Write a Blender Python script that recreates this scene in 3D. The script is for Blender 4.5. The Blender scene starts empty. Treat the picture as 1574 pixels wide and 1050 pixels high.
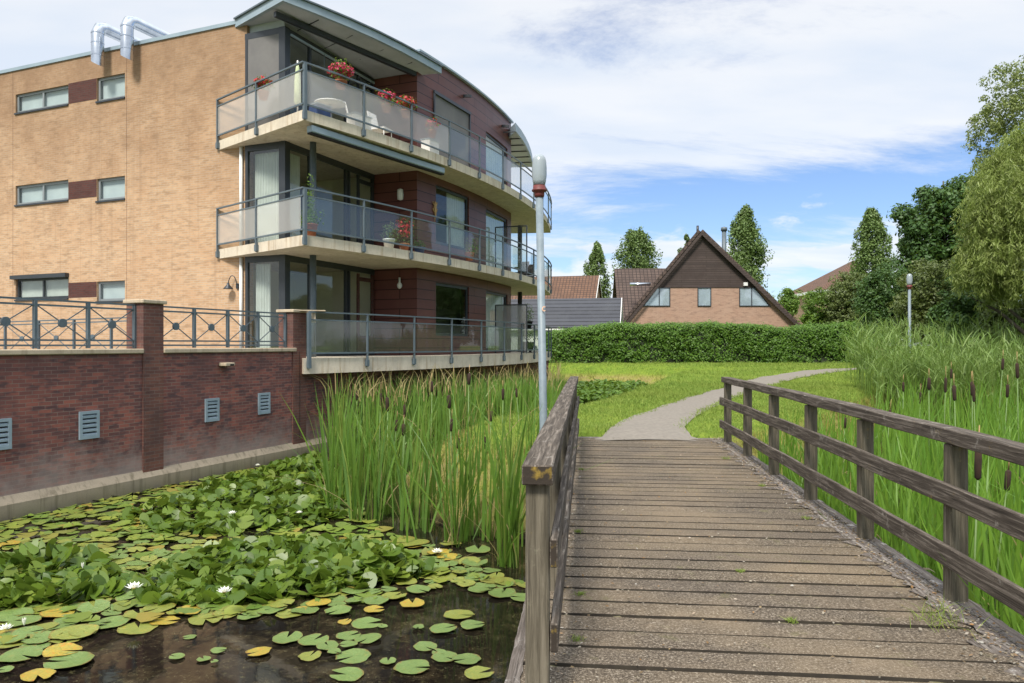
import bpy, bmesh, math, random
import numpy as np
from mathutils import Vector
S = bpy.context.scene
random.seed(7); RN = np.random.default_rng(11)
# ------------------------------------------------------------------ camera, sky, sun, exposure
EYE, F, CX, HZ = 1.6, 1150.0, 787.0, 530.0
cd = bpy.data.cameras.new('camera'); cam = bpy.data.objects.new('camera', cd); S.collection.objects.link(cam)
cam.location = (0, 0, EYE); cam.rotation_euler = (math.radians(90), 0, 0)
cd.sensor_width = 36; cd.lens = F / 1574 * 36; cd.shift_y = 5 / 1574; cd.clip_end = 3000; cd.clip_start = .05
S.camera = cam
S.view_settings.view_transform = 'Standard'; S.view_settings.look = 'None'; S.view_settings.exposure = 0.85
SUN_D = Vector((-.27, -.78, 1.0)).normalized()
sl = bpy.data.lights.new('sun', 'SUN'); sl.energy = 2.8; sl.angle = math.radians(12); sl.color = (1, .94, .85)
so = bpy.data.objects.new('sun', sl); S.collection.objects.link(so); so.rotation_euler = SUN_D.to_track_quat('Z', 'Y').to_euler()
world = bpy.data.worlds.new('World'); S.world = world; world.use_nodes = True
def build_world():
    nt = world.node_tree; nt.nodes.clear(); N = nt.nodes.new; L = nt.links.new
    out = N('ShaderNodeOutputWorld'); bg = N('ShaderNodeBackground'); bg.inputs[1].default_value = .12
    sky = N('ShaderNodeTexSky'); sky.sky_type = 'NISHITA'; sky.sun_disc = False
    sky.sun_elevation = math.asin(SUN_D.z); sky.sun_rotation = math.atan2(SUN_D.x, SUN_D.y)
    sky.air_density = 1.0; sky.dust_density = .6; sky.ozone_density = 1.6
    tc = N('ShaderNodeTexCoord'); sp = N('ShaderNodeSeparateXYZ'); L(tc.outputs['Generated'], sp.inputs[0])
    def m(op, a, b=None, c=None):
        n = N('ShaderNodeMath'); n.operation = op
        for i, v in enumerate((a, b, c)):
            if v is None: continue
            if isinstance(v, (int, float)): n.inputs[i].default_value = v
            else: L(v, n.inputs[i])
        return n.outputs[0]
    zc = m('MAXIMUM', sp.outputs[2], 0.0)
    den = m('ADD', zc, .16)
    u = m('DIVIDE', sp.outputs[0], den); v = m('DIVIDE', sp.outputs[1], den)
    cb = N('ShaderNodeCombineXYZ'); L(u, cb.inputs[0]); L(v, cb.inputs[1])
    mp = N('ShaderNodeMapping'); mp.inputs['Rotation'].default_value = (0, 0, math.radians(-24)); mp.inputs['Scale'].default_value = (.62, 1.25, 1); mp.inputs['Location'].default_value = (3.1, 1.7, 0)
    L(cb.outputs[0], mp.inputs[0])
    n1 = N('ShaderNodeTexNoise'); n1.inputs['Scale'].default_value = 1.0; n1.inputs['Detail'].default_value = 11; n1.inputs['Roughness'].default_value = .67; n1.inputs['Distortion'].default_value = .35
    L(mp.outputs[0], n1.inputs[0])
    n2 = N('ShaderNodeTexNoise'); n2.inputs['Scale'].default_value = 9.; n2.inputs['Detail'].default_value = 7; n2.inputs['Roughness'].default_value = .55
    mp2 = N('ShaderNodeMapping'); mp2.inputs['Scale'].default_value = (1, 1, 2.3); mp2.inputs['Location'].default_value = (.3, 0, .1); L(tc.outputs['Generated'], mp2.inputs[0]); L(mp2.outputs[0], n2.inputs[0])
    # more cover high up, a blue gap near 8-16 degrees, low cumulus near the horizon; blue gap fades to the left
    rr = N('ShaderNodeValToRGB'); e = rr.color_ramp.elements
    e[0].position = 0.0; e[0].color = (.05,)*3 + (1,); e[1].position = 1; e[1].color = (.2,)*3 + (1,)
    for p_, c_ in ((.05, .16), (.09, .08), (.14, .06), (.185, .22), (.27, .30), (.40, .30), (.6, .36)):
        k = e.new(p_); k.color = (max(c_, 0),)*3 + (1,)
    tilt = m('MULTIPLY_ADD', sp.outputs[0], -.16, zc)
    L(tilt, rr.inputs[0])
    left = m('MULTIPLY', m('MAXIMUM', m('MULTIPLY_ADD', sp.outputs[0], -1.0, .10), 0.0), .30)
    cover = m('ADD', m('ADD', n1.outputs[0], rr.outputs[0]), left)
    a = N('ShaderNodeMapRange'); a.inputs[1].default_value = .56; a.inputs[2].default_value = .76; a.interpolation_type = 'SMOOTHSTEP'; L(cover, a.inputs[0])
    low = m('MULTIPLY', m('SUBTRACT', 1.0, m('MULTIPLY', m('ABSOLUTE', m('SUBTRACT', zc, .07)), 11.0)), .22)
    low = m('MAXIMUM', low, -.5)
    b = N('ShaderNodeMapRange'); b.inputs[1].default_value = .60; b.inputs[2].default_value = .72; b.interpolation_type = 'SMOOTHSTEP'; L(m('ADD', n2.outputs[0], low), b.inputs[0])
    al = m('MINIMUM', m('ADD', m('MULTIPLY', a.outputs[0], .93), m('MULTIPLY', b.outputs[0], .85)), .97)
    shade = N('ShaderNodeMix'); shade.data_type = 'RGBA'; shade.inputs[6].default_value = (3.85, 4.2, 4.65, 1); shade.inputs[7].default_value = (4.6, 4.7, 4.8, 1)
    n3 = N('ShaderNodeTexNoise'); n3.inputs['Scale'].default_value = 2.2; n3.inputs['Detail'].default_value = 9; L(mp.outputs[0], n3.inputs[0])
    r3 = N('ShaderNodeMapRange'); r3.inputs[1].default_value = .38; r3.inputs[2].default_value = .60; L(n3.outputs[0], r3.inputs[0]); L(r3.outputs[0], shade.inputs[0])
    sat = N('ShaderNodeMix'); sat.data_type = 'RGBA'; sat.blend_type = 'MULTIPLY'; sat.inputs[0].default_value = 1; sat.inputs[7].default_value = (.56, .62, .75, 1); L(sky.outputs[0], sat.inputs[6])
    zr = N('ShaderNodeMapRange'); zr.interpolation_type = 'SMOOTHSTEP'; zr.inputs[1].default_value = .44; zr.inputs[2].default_value = .85; zr.inputs[3].default_value = 1.; zr.inputs[4].default_value = 2.1; L(zc, zr.inputs[0])
    br = N('ShaderNodeVectorMath'); br.operation = 'SCALE'; L(shade.outputs[2], br.inputs[0]); L(zr.outputs[0], br.inputs[3])
    mx = N('ShaderNodeMix'); mx.data_type = 'RGBA'; L(m('MULTIPLY', al, .93), mx.inputs[0]); L(sat.outputs[2], mx.inputs[6]); L(br.outputs[0], mx.inputs[7])
    L(mx.outputs[2], bg.inputs[0]); L(bg.outputs[0], out.inputs[0])
build_world()

# ------------------------------------------------------------------ helpers
def W(px, py, Y): return Vector(((px - CX) / F * Y, Y, EYE + (HZ - py) / F * Y))
A = Vector((.3843, .9232, 0)); B = Vector((-.9232, .3843, 0)); Zu = Vector((0, 0, 1))
ORG = {}
def link(o): S.collection.objects.link(o)
def thing(name, label, cat, loc=(0, 0, 0), group=None):
    o = bpy.data.objects.new(name, None); link(o); o.location = loc; o.empty_display_size = .2
    o['label'] = label; o['category'] = cat
    if group: o['group'] = group
    ORG[o.name] = Vector(loc); return o
def tag(o, label, cat, group=None, kind=None):
    o['label'] = label; o['category'] = cat
    if group: o['group'] = group
    if kind: o['kind'] = kind
    return o
def npmesh(name, V, Fc, mat, parent=None, smooth=False, uv=None):
    """V (n,3), Fc (m,k) uniform-size faces"""
    V = np.asarray(V, dtype=np.float32); Fc = np.asarray(Fc, dtype=np.int32)
    if parent is not None: V = V - np.array(ORG[parent.name], dtype=np.float32)
    me = bpy.data.meshes.new(name); k = Fc.shape[1]
    me.vertices.add(len(V)); me.vertices.foreach_set('co', V.ravel())
    me.loops.add(Fc.size); me.loops.foreach_set('vertex_index', Fc.ravel())
    me.polygons.add(len(Fc)); me.polygons.foreach_set('loop_start', np.arange(0, Fc.size, k, dtype=np.int32))
    if smooth: me.polygons.foreach_set('use_smooth', np.ones(len(Fc), dtype=bool))
    me.update(calc_edges=True); me.validate()
    if uv is not None:
        l = me.uv_layers.new(name='UVMap'); l.data.foreach_set('uv', np.asarray(uv, dtype=np.float32)[Fc.ravel()].ravel())
    me.materials.append(mat)
    o = bpy.data.objects.new(name, me); link(o)
    if parent is not None: o.parent = parent; ORG[o.name] = ORG[parent.name]
    else: ORG[o.name] = Vector((0, 0, 0))
    return o
class MB:
    def __init__(s): s.v = []; s.f = []; s.sm = []
    def face(s, pts, smooth=False):
        i = len(s.v); s.v += [Vector(p) for p in pts]; s.f.append(list(range(i, i + len(pts)))); s.sm.append(smooth)
    def obox(s, o, a, b, c):
        o, a, b, c = Vector(o), Vector(a), Vector(b), Vector(c)
        if a.cross(b).dot(c) < 0: a, b = b, a
        i = len(s.v)
        s.v += [o, o + a, o + a + b, o + b, o + c, o + a + c, o + a + b + c, o + b + c]
        for q in ((3, 2, 1, 0), (4, 5, 6, 7), (0, 1, 5, 4), (1, 2, 6, 5), (2, 3, 7, 6), (3, 0, 4, 7)):
            s.f.append([i + j for j in q]); s.sm.append(False)
        return s
    def cbox(s, c, dx, dy, dz, ax=None):
        """centre, half sizes, ax = direction of the first axis in plan"""
        ax = Vector(ax).normalized() if ax is not None else Vector((1, 0, 0)); ay = Vector((-ax.y, ax.x, 0)); c = Vector(c)
        return s.obox(c - ax*dx - ay*dy - Zu*dz, ax*2*dx, ay*2*dy, Zu*2*dz)
    def bar(s, p, q, w, h=None):
        p, q = Vector(p), Vector(q); h = h or w; d = (q - p)
        side = d.cross(Zu)
        if side.length < 1e-5: side = Vector((1, 0, 0))
        side.normalize(); up = side.cross(d).normalized()
        return s.obox(p - side*w/2 - up*h/2, side*w, up*h, d)
    def prism(s, poly, z0, z1):
        n = len(poly); a = sum(poly[i][0]*poly[(i+1) % n][1] - poly[(i+1) % n][0]*poly[i][1] for i in range(n))
        if a < 0: poly = poly[::-1]
        i = len(s.v)
        s.v += [Vector((p[0], p[1], z0)) for p in poly] + [Vector((p[0], p[1], z1)) for p in poly]
        s.f.append([i + k for k in range(n)][::-1]); s.f.append([i + n + k for k in range(n)]); s.sm += [False, False]
        for k in range(n):
            j = (k + 1) % n; s.f.append([i+k, i+j, i+n+j, i+n+k]); s.sm.append(False)
        return s
    def tube(s, pts, r, n=10, cap=True):
        pts = [Vector(p) for p in pts]; rs = r if isinstance(r, (list, tuple)) else [r]*len(pts)
        i0 = len(s.v); side = None
        for k, p in enumerate(pts):
            d = (pts[min(k+1, len(pts)-1)] - pts[max(k-1, 0)]).normalized()
            if side is None: side = d.cross(Vector((0, 0, 1)) if abs(d.z) < .9 else Vector((1, 0, 0))).normalized()
            else: side = (side - d*side.dot(d)).normalized()
            up = d.cross(side)
            for j in range(n):
                t = 2*math.pi*j/n; s.v.append(p + (side*math.cos(t) + up*math.sin(t))*rs[k])
        for k in range(len(pts)-1):
            for j in range(n):
                a = i0 + k*n + j; b = i0 + k*n + (j+1) % n; s.f.append([a, b, b+n, a+n]); s.sm.append(True)
        if cap:
            s.f.append([i0 + j for j in range(n)][::-1]); s.f.append([i0 + (len(pts)-1)*n + j for j in range(n)]); s.sm += [False, False]
        return s
    def lathe(s, c, prof, n=20):
        c = Vector(c); i0 = len(s.v)
        for r, z in prof:
            for j in range(n):
                t = 2*math.pi*j/n; s.v.append(c + Vector((r*math.cos(t), r*math.sin(t), z)))
        for k in range(len(prof)-1):
            for j in range(n):
                a = i0 + k*n + j; b = i0 + k*n + (j+1) % n; s.f.append([a, b, b+n, a+n]); s.sm.append(True)
        s.f.append([i0 + j for j in range(n)][::-1]); s.f.append([i0 + (len(prof)-1)*n + j for j in range(n)]); s.sm += [False]*2
        return s
    def sweep(s, path, w, h, zoff=0):
        """horizontal path, rectangular section w x h, bottom at path z + zoff"""
        P = [Vector(p) for p in path]; i0 = len(s.v)
        for k, p in enumerate(P):
            d0 = (P[k] - P[k-1]).normalized() if k else (P[1] - P[0]).normalized()
            d1 = (P[k+1] - P[k]).normalized() if k < len(P)-1 else d0
            d = (d0 + d1).normalized(); sd = Vector((d.y, -d.x, 0)).normalized(); q = w/2/max(.4, d.dot(d1))
            for a, b in ((-1, 0), (1, 0), (1, 1), (-1, 1)): s.v.append(p + sd*a*q + Zu*(zoff + b*h))
        for k in range(len(P)-1):
            for j in range(4):
                a = i0 + 4*k + j; b = i0 + 4*k + (j+1) % 4; s.f.append([a, b, b+4, a+4]); s.sm.append(False)
        s.f.append([i0+3, i0+2, i0+1, i0]); e = i0 + 4*(len(P)-1); s.f.append([e, e+1, e+2, e+3]); s.sm += [False]*2
        return s
    def build(s, name, mat, parent=None, bevel=0, recalc=True, grain=None):
        org = ORG[parent.name] if parent is not None else Vector((0, 0, 0))
        me = bpy.data.meshes.new(name); me.from_pydata([v - org for v in s.v], [], s.f); me.update()
        bm = bmesh.new(); bm.from_mesh(me)
        for f, q in zip(bm.faces, s.sm): f.smooth = q
        if recalc: bmesh.ops.recalc_face_normals(bm, faces=bm.faces)
        if bevel: bmesh.ops.bevel(bm, geom=[e for e in bm.edges if len(e.link_faces) == 2 and e.calc_face_angle(0) > .6], offset=bevel, segments=1, affect='EDGES')
        uvl = bm.loops.layers.uv.new('UVMap'); g = Vector(grain).normalized() if grain is not None else None
        for f in bm.faces:
            n = f.normal
            if g is not None and abs(n.dot(g)) < .8: t = (g - n*g.dot(n)).normalized(); b = n.cross(t)
            elif abs(n.z) > .85: t, b = Vector((1, 0, 0)), Vector((0, 1, 0))
            else: t = Zu.cross(n).normalized(); b = n.cross(t)
            if g is None and abs(n.z) <= .3: b = Zu
            for l in f.loops: p = l.vert.co + org; l[uvl].uv = (p.dot(t), p.dot(b))
        bm.to_mesh(me); bm.free(); me.materials.append(mat)
        o = bpy.data.objects.new(name, me); link(o)
        if parent is not None: o.parent = parent
        ORG[o.name] = org; return o

# ------------------------------------------------------------------ materials
def newmat(name):
    m = bpy.data.materials.new(name); m.use_nodes = True; nt = m.node_tree
    return m, nt, nt.nodes['Principled BSDF'], nt.nodes['Material Output']
def ramp(nt, fac, stops):
    r = nt.nodes.new('ShaderNodeValToRGB'); e = r.color_ramp.elements
    while len(e) < len(stops): e.new(.5)
    for k, (p, c) in enumerate(stops): e[k].position = p; e[k].color = tuple(c) + (1,)
    nt.links.new(fac, r.inputs[0]); return r.outputs[0]
def noise(nt, vec, scale, detail=5, rough=.6, dist=0):
    n = nt.nodes.new('ShaderNodeTexNoise'); n.inputs['Scale'].default_value = scale; n.inputs['Detail'].default_value = detail
    n.inputs['Roughness'].default_value = rough; n.inputs['Distortion'].default_value = dist; nt.links.new(vec, n.inputs['Vector']); return n.outputs[0]
def coords(nt, kind='Object', scale=(1, 1, 1)):
    t = nt.nodes.new('ShaderNodeTexCoord'); m = nt.nodes.new('ShaderNodeMapping'); m.inputs['Scale'].default_value = scale
    nt.links.new(t.outputs[kind], m.inputs[0]); return m.outputs[0]
def mix(nt, fac, a, b, mode='MIX'):
    n = nt.nodes.new('ShaderNodeMix'); n.data_type = 'RGBA'; n.blend_type = mode
    for i, v in ((0, fac), (6, a), (7, b)):
        if isinstance(v, (int, float)): n.inputs[i].default_value = v
        elif isinstance(v, tuple): n.inputs[i].default_value = v + (1,)
        else: nt.links.new(v, n.inputs[i])
    return n.outputs[2]
def mrange(nt, v, a, b, c=0., d=1.):
    n = nt.nodes.new('ShaderNodeMapRange'); nt.links.new(v, n.inputs[0])
    for i, q in enumerate((a, b, c, d)): n.inputs[i+1].default_value = q
    return n.outputs[0]
def math_(nt, op, a, b):
    n = nt.nodes.new('ShaderNodeMath'); n.operation = op
    for i, v in enumerate((a, b)):
        if isinstance(v, (int, float)): n.inputs[i].default_value = v
        else: nt.links.new(v, n.inputs[i])
    return n.outputs[0]
def bump(nt, bs, h, strength=.3, dist=.02):
    n = nt.nodes.new('ShaderNodeBump'); n.inputs['Strength'].default_value = strength; n.inputs['Distance'].default_value = dist
    nt.links.new(h, n.inputs['Height']); nt.links.new(n.outputs[0], bs.inputs['Normal'])
def plain(name, c1, c2=None, scale=6, rough=.6, metal=0, bmp=0, kind='Object', sc=(1, 1, 1), spec=.5, detail=5, lo=.35, hi=.65):
    m, nt, bs, out = newmat(name); bs.inputs['Roughness'].default_value = rough; bs.inputs['Metallic'].default_value = metal; bs.inputs['Specular IOR Level'].default_value = spec
    c2 = c2 or tuple(x*.8 for x in c1); v = coords(nt, kind, sc); n = noise(nt, v, scale, detail)
    nt.links.new(ramp(nt, n, [(lo, c1), (hi, c2)]), bs.inputs['Base Color'])
    if bmp: bump(nt, bs, n, bmp)
    return m
def brickmat(name, c1, c2, mortar, bw=.22, rh=.0625, ms=.009, dirt=None, dirtamt=.5, rough=.85, extra=None, off=.5, bias=0.):
    m, nt, bs, out = newmat(name); v = coords(nt, 'UV')
    b = nt.nodes.new('ShaderNodeTexBrick'); nt.links.new(v, b.inputs[0]); b.inputs['Scale'].default_value = 1
    b.inputs['Color1'].default_value = c1 + (1,); b.inputs['Color2'].default_value = c2 + (1,); b.inputs['Mortar'].default_value = mortar + (1,)
    b.inputs['Mortar Size'].default_value = ms; b.inputs['Mortar Smooth'].default_value = .2; b.inputs['Brick Width'].default_value = bw; b.inputs['Row Height'].default_value = rh
    b.inputs['Bias'].default_value = bias; b.offset = off
    col = b.outputs[0]
    n = noise(nt, v, 1.1, 9, .68)
    col = mix(nt, math_(nt, 'MULTIPLY', mrange(nt, n, .42, .66), dirtamt), col, dirt or tuple(x*.5 for x in c1))
    if rh < .1:
        vc = coords(nt, 'UV', (1/bw*.9, 1/rh*.9, 1)); n5 = noise(nt, vc, .55, 2, .8)
        col = mix(nt, mrange(nt, n5, .52, .66, 0, .8 if name == 'red_brick' else .5), col, (.075, .048, .052) if name == 'red_brick' else tuple(x*.45 for x in c1))
    if extra: col = extra(nt, col)
    nt.links.new(col, bs.inputs['Base Color']); bs.inputs['Roughness'].default_value = rough; bs.inputs['Specular IOR Level'].default_value = .25
    bump(nt, bs, mix(nt, .35, b.outputs['Fac'], noise(nt, v, 40, 3)), -.35, .01)
    return m
def zcoord(nt):
    g = nt.nodes.new('ShaderNodeNewGeometry'); s = nt.nodes.new('ShaderNodeSeparateXYZ'); nt.links.new(g.outputs['Position'], s.inputs[0]); return s.outputs[2], g.outputs['Position']
def ytop(nt, col):   # weathering of the yellow bricks near the parapet
    z, p = zcoord(nt); n = noise(nt, p, 1.3, 9, .7)
    f = math_(nt, 'ADD', mrange(nt, z, 3.0, 10.4, -.18, .46), math_(nt, 'MULTIPLY', n, .9))
    c = mix(nt, mrange(nt, f, .42, .95, 0, .8), col, (.20, .12, .07)); c = mix(nt, mrange(nt, noise(nt, coords(nt, 'Object', (4, 4, .12)), 1.5, 5, .6), .56, .72, 0, .35), c, (.24, .15, .09)); n2 = noise(nt, p, 5, 6, .75)
    return mix(nt, mrange(nt, n2, .62, .78, 0, .35), c, (.55, .40, .27))
def redbot(nt, col):  # white bloom and algae above the waterline
    z, p = zcoord(nt); n = noise(nt, p, 2.2, 8, .7)
    f = math_(nt, 'ADD', mrange(nt, z, -.70, .5, .52, -.15), math_(nt, 'MULTIPLY', n, .9)); c = mix(nt, mrange(nt, f, .6, 1.0, 0, .65), col, (.34, .28, .26))
    f2 = math_(nt, 'ADD', mrange(nt, z, .9, 1.4, -.3, .1), n)
    return mix(nt, mrange(nt, f2, .6, .8, 0, .35), c, (.30, .24, .22))
M = {}
M['yellow_brick'] = brickmat('yellow_brick', (.52, .34, .20), (.40, .255, .145), (.44, .35, .26), dirt=(.40, .22, .11), dirtamt=.35, extra=ytop)
M['red_brick'] = brickmat('red_brick', (.30, .105, .078), (.13, .060, .056), (.23, .17, .145), bw=.21, ms=.005, dirt=(.10, .055, .055), dirtamt=.6, extra=redbot)
M['pier_brick'] = brickmat('pier_brick', (.20, .085, .062), (.12, .058, .05), (.17, .13, .11), bw=.21, ms=.005, dirt=(.06, .04, .04), dirtamt=.6)
M['brown_brick'] = brickmat('brown_brick', (.10, .035, .028), (.075, .03, .026), (.07, .05, .045), dirtamt=.3)
M['house_brick'] = brickmat('house_brick', (.38, .25, .185), (.31, .20, .15), (.38, .27, .20), dirtamt=.4, dirt=(.34, .20, .14), bw=.3, rh=.09)
M['cladding'] = brickmat('cladding', (.140, .056, .046), (.120, .049, .041), (.014, .007, .007), bw=3.4, rh=.30, ms=.013, dirt=(.085, .03, .03), dirtamt=.5, rough=.38)
M['gable_boards'] = brickmat('gable_boards', (.075, .056, .050), (.055, .042, .038), (.02, .013, .011), bw=3.5, rh=.16, ms=.012, dirt=(.045, .032, .028), dirtamt=.8, rough=.7)
def concrete(name, c, stain, green=.0):
    m, nt, bs, out = newmat(name); v = coords(nt, 'Object'); n = noise(nt, v, 2.5, 9, .7); n2 = noise(nt, coords(nt, 'Object', (5, 5, .35)), 2.0, 5, .6)
    col = mix(nt, mrange(nt, n, .35, .7), c, tuple(x*.72 for x in c)); col = mix(nt, mrange(nt, n2, .52, .72, 0, .75), col, stain)
    col = mix(nt, mrange(nt, noise(nt, v, 60, 2), .4, .7, 0, .25), col, tuple(x*.5 for x in c))
    if name[0] == 'p': z, p = zcoord(nt); col = mix(nt, mrange(nt, math_(nt, 'ADD', z, math_(nt, 'MULTIPLY', n, .35)), -.92, -.70, .75, 0), col, (.09, .085, .05))
    nt.links.new(col, bs.inputs['Base Color']); bs.inputs['Roughness'].default_value = .85; bs.inputs['Specular IOR Level'].default_value = .3; bump(nt, bs, n, .25); return m
M['concrete'] = concrete('balcony_concrete', (.66, .58, .46), (.34, .24, .14))
M['plinth'] = concrete('plinth_concrete', (.34, .285, .215), (.11, .095, .06))
M['coping'] = concrete('coping_stone', (.52, .43, .31), (.25, .19, .13))
M['soffit'] = plain('soffit', (.42, .39, .33), (.35, .32, .27), 1.2, .8)
M['steel'] = plain('grey_painted_steel', (.095, .125, .145), (.075, .10, .118), 4, .45)
M['dark_frame'] = plain('dark_frame', (.022, .027, .034), (.03, .035, .042), 3, .4)
M['canopy'] = plain('canopy_metal', (.27, .34, .39), (.22, .285, .33), 2, .4)
M['canopy_under'] = plain('canopy_underside', (.40, .43, .47), (.32, .35, .38), 1.5, .6)
M['galv'] = plain('galvanised_duct', (.62, .66, .70), (.45, .48, .52), 3, .22, 1)
M['black'] = plain('black_void', (.01, .01, .01), (.014, .012, .012), 3, .9)
M['shutter'] = plain('grey_screen', (.15, .145, .14), (.125, .12, .118), 2, .7)
M['white'] = plain('white_paint', (.72, .72, .70), (.62, .62, .60), 4, .5)
M['curtain'] = plain('curtain', (.70, .71, .67), (.60, .61, .57), 3, .9)
M['blind'] = plain('blind', (.66, .70, .72), (.56, .60, .63), 1.5, .8)
M['plaster'] = plain('interior_plaster', (.80, .77, .62), (.72, .69, .56), 1, .9)
M['win_frame_grey'] = plain('grey_window_frame', (.21, .23, .24), (.18, .20, .21), 3, .5)
M['lampgrey'] = plain('lamp_pole_grey', (.20, .245, .27), (.155, .195, .22), 9, .5)
M['lampred'] = plain('lamp_red', (.16, .028, .024), (.10, .022, .02), 20, .55)
M['terracotta'] = plain('terracotta', (.42, .15, .07), (.32, .11, .06), 8, .8)
M['navy'] = plain('blue_pot', (.03, .07, .20), (.025, .05, .14), 8, .5)
M['wicker'] = plain('gold_ornament', (.50, .33, .15), (.38, .24, .1), 20, .6)
M['tile_brown'] = brickmat('brown_roof_tiles', (.115, .082, .068), (.082, .060, .052), (.028, .022, .02), bw=.3, rh=.30, ms=.03, dirtamt=.5, off=.0)
M['tile_grey'] = brickmat('dark_grey_roof_tiles', (.062, .066, .080), (.052, .055, .066), (.016, .017, .02), bw=60., rh=.33, ms=.04, dirtamt=.35, dirt=(.08, .085, .095), off=0., rough=.7)
M['tile_red'] = brickmat('old_roof_tiles', (.17, .095, .062), (.13, .075, .052), (.04, .03, .026), bw=.3, rh=.30, ms=.03, dirtamt=.5, off=0.)
def glassmat(name, tint=(1, 1, 1), milky=0., mcol=(.75, .78, .78), rough=.02, refl=1.4):
    m, nt, bs, out = newmat(name); nt.nodes.remove(bs); N = nt.nodes.new; L = nt.links.new
    tr = N('ShaderNodeBsdfTransparent'); tr.inputs[0].default_value = tint + (1,)
    gl = N('ShaderNodeBsdfGlossy'); gl.inputs['Roughness'].default_value = rough; gl.inputs[0].default_value = (.9, .93, .95, 1)
    lw = N('ShaderNodeLayerWeight'); lw.inputs[0].default_value = .5; F0 = ((refl-1)/(refl+1))**2
    pw = N('ShaderNodeMath'); pw.operation = 'POWER'; L(lw.outputs['Facing'], pw.inputs[0]); pw.inputs[1].default_value = 5.5
    fr = N('ShaderNodeMapRange'); L(pw.outputs[0], fr.inputs[0]); fr.inputs[3].default_value = F0; fr.inputs[4].default_value = 1.
    base = tr.outputs[0]
    if milky:
        df = N('ShaderNodeBsdfDiffuse'); df.inputs[0].default_value = mcol + (1,); tl = N('ShaderNodeBsdfTranslucent'); tl.inputs[0].default_value = mcol + (1,)
        a = N('ShaderNodeMixShader'); a.inputs[0].default_value = .45; L(df.outputs[0], a.inputs[1]); L(tl.outputs[0], a.inputs[2])
        b = N('ShaderNodeMixShader'); b.inputs[0].default_value = milky; L(tr.outputs[0], b.inputs[1]); L(a.outputs[0], b.inputs[2]); base = b.outputs[0]
    mx = N('ShaderNodeMixShader'); L(fr.outputs[0], mx.inputs[0]); L(base, mx.inputs[1]); L(gl.outputs[0], mx.inputs[2]); L(mx.outputs[0], out.inputs[0]); return m
M['glass_milky'] = glassmat('milky_glass', (.96, .95, .92), .34, (.97, .93, .85), rough=.04, refl=1.7)
M['glass_clear'] = glassmat('clear_glass', (.84, .90, .87), .05, rough=.02, refl=1.8)
M['window_glass'] = glassmat('window_glass', (.75, .80, .78), 0, refl=1.8)
M['frosted'] = glassmat('frosted_glass', (.7, .75, .75), .6, (.36, .35, .35), rough=.25)
M['house_glass'] = glassmat('house_glass', (.7, .75, .78), .0, refl=2.2)
def woodmat(name, c1, c2, c3, lich=(.45, .42, .36), la=.5, orange=.0):
    m, nt, bs, out = newmat(name); v = coords(nt, 'UV', (1.3, 26, 1)); n = noise(nt, v, 1.6, 8, .7, .6); p = coords(nt, 'UV', (1, 1, 1))
    col = ramp(nt, n, [(.32, c1), (.5, c2), (.68, c3)])
    col = mix(nt, mrange(nt, noise(nt, coords(nt, 'UV', (.8, 60, 1)), 1, 5, .6), .60, .70, 0, .8), col, tuple(x*.25 for x in c1))
    n2 = noise(nt, p, 5, 9, .8); col = mix(nt, mrange(nt, n2, .57, .68, 0, la), col, lich)
    if orange: 
        n3 = noise(nt, p, 4.5, 7, .75); col = mix(nt, mrange(nt, n3, .62, .70, 0, orange), col, (.33, .21, .03))
    nt.links.new(col, bs.inputs['Base Color']); bs.inputs['Roughness'].default_value = .9; bs.inputs['Specular IOR Level'].default_value = .2; bump(nt, bs, n, .7, .012); return m
M['rail_wood'] = woodmat('weathered_rail_wood', (.030, .024, .019), (.088, .072, .057), (.24, .205, .17), (.48, .45, .39), .6, .45)
M['post_wood'] = woodmat('weathered_post_wood', (.055, .048, .034), (.125, .108, .078), (.21, .185, .14), (.30, .29, .20), .5, .4)
M['end_grain'] = plain('end_grain', (.030, .022, .015), (.30, .20, .03), 14, .95, lo=.52, hi=.68, bmp=.4)
M['edge_wood'] = woodmat('weathered_edge_wood', (.035, .028, .022), (.13, .11, .095), (.30, .27, .24), (.62, .60, .56), .85, .6)
def deckmat():
    m, nt, bs, out = newmat('gritted_deck_boards'); v = coords(nt, 'Object'); fine = noise(nt, v, 70, 3, .9); med = noise(nt, v, 7, 7, .65); big = noise(nt, v, .9, 5, .6)
    col = ramp(nt, fine, [(.34, (.022, .016, .010)), (.46, (.080, .062, .044)), (.57, (.175, .142, .102)), (.68, (.46, .40, .32))])
    g = nt.nodes.new('ShaderNodeNewGeometry'); 
    col = mix(nt, mrange(nt, g.outputs['Random Per Island'], 0, 1, .0, .35), col, (.10, .082, .068))
    col = mix(nt, mrange(nt, big, .42, .62, 0, .4), col, (.27, .205, .13)); col = mix(nt, mrange(nt, med, .60, .74, 0, .45), col, (.28, .22, .155))
    col = mix(nt, mrange(nt, noise(nt, v, 2.6, 8, .75), .58, .72, 0, .6), col, (.13, .13, .045))
    col = mix(nt, mrange(nt, noise(nt, v, 11, 6, .8), .69, .73, 0, .8), col, (.50, .42, .34))
    nt.links.new(col, bs.inputs['Base Color']); bs.inputs['Roughness'].default_value = .9; bs.inputs['Specular IOR Level'].default_value = .2; bump(nt, bs, fine, .8, .008); return m
M['deck'] = deckmat(); M['deck_side'] = plain('board_edge_gap_shade', (.022, .017, .012), (.035, .028, .018), 12, .95)  # board sides coloured near-black to paint in the shade of the gaps
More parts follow.
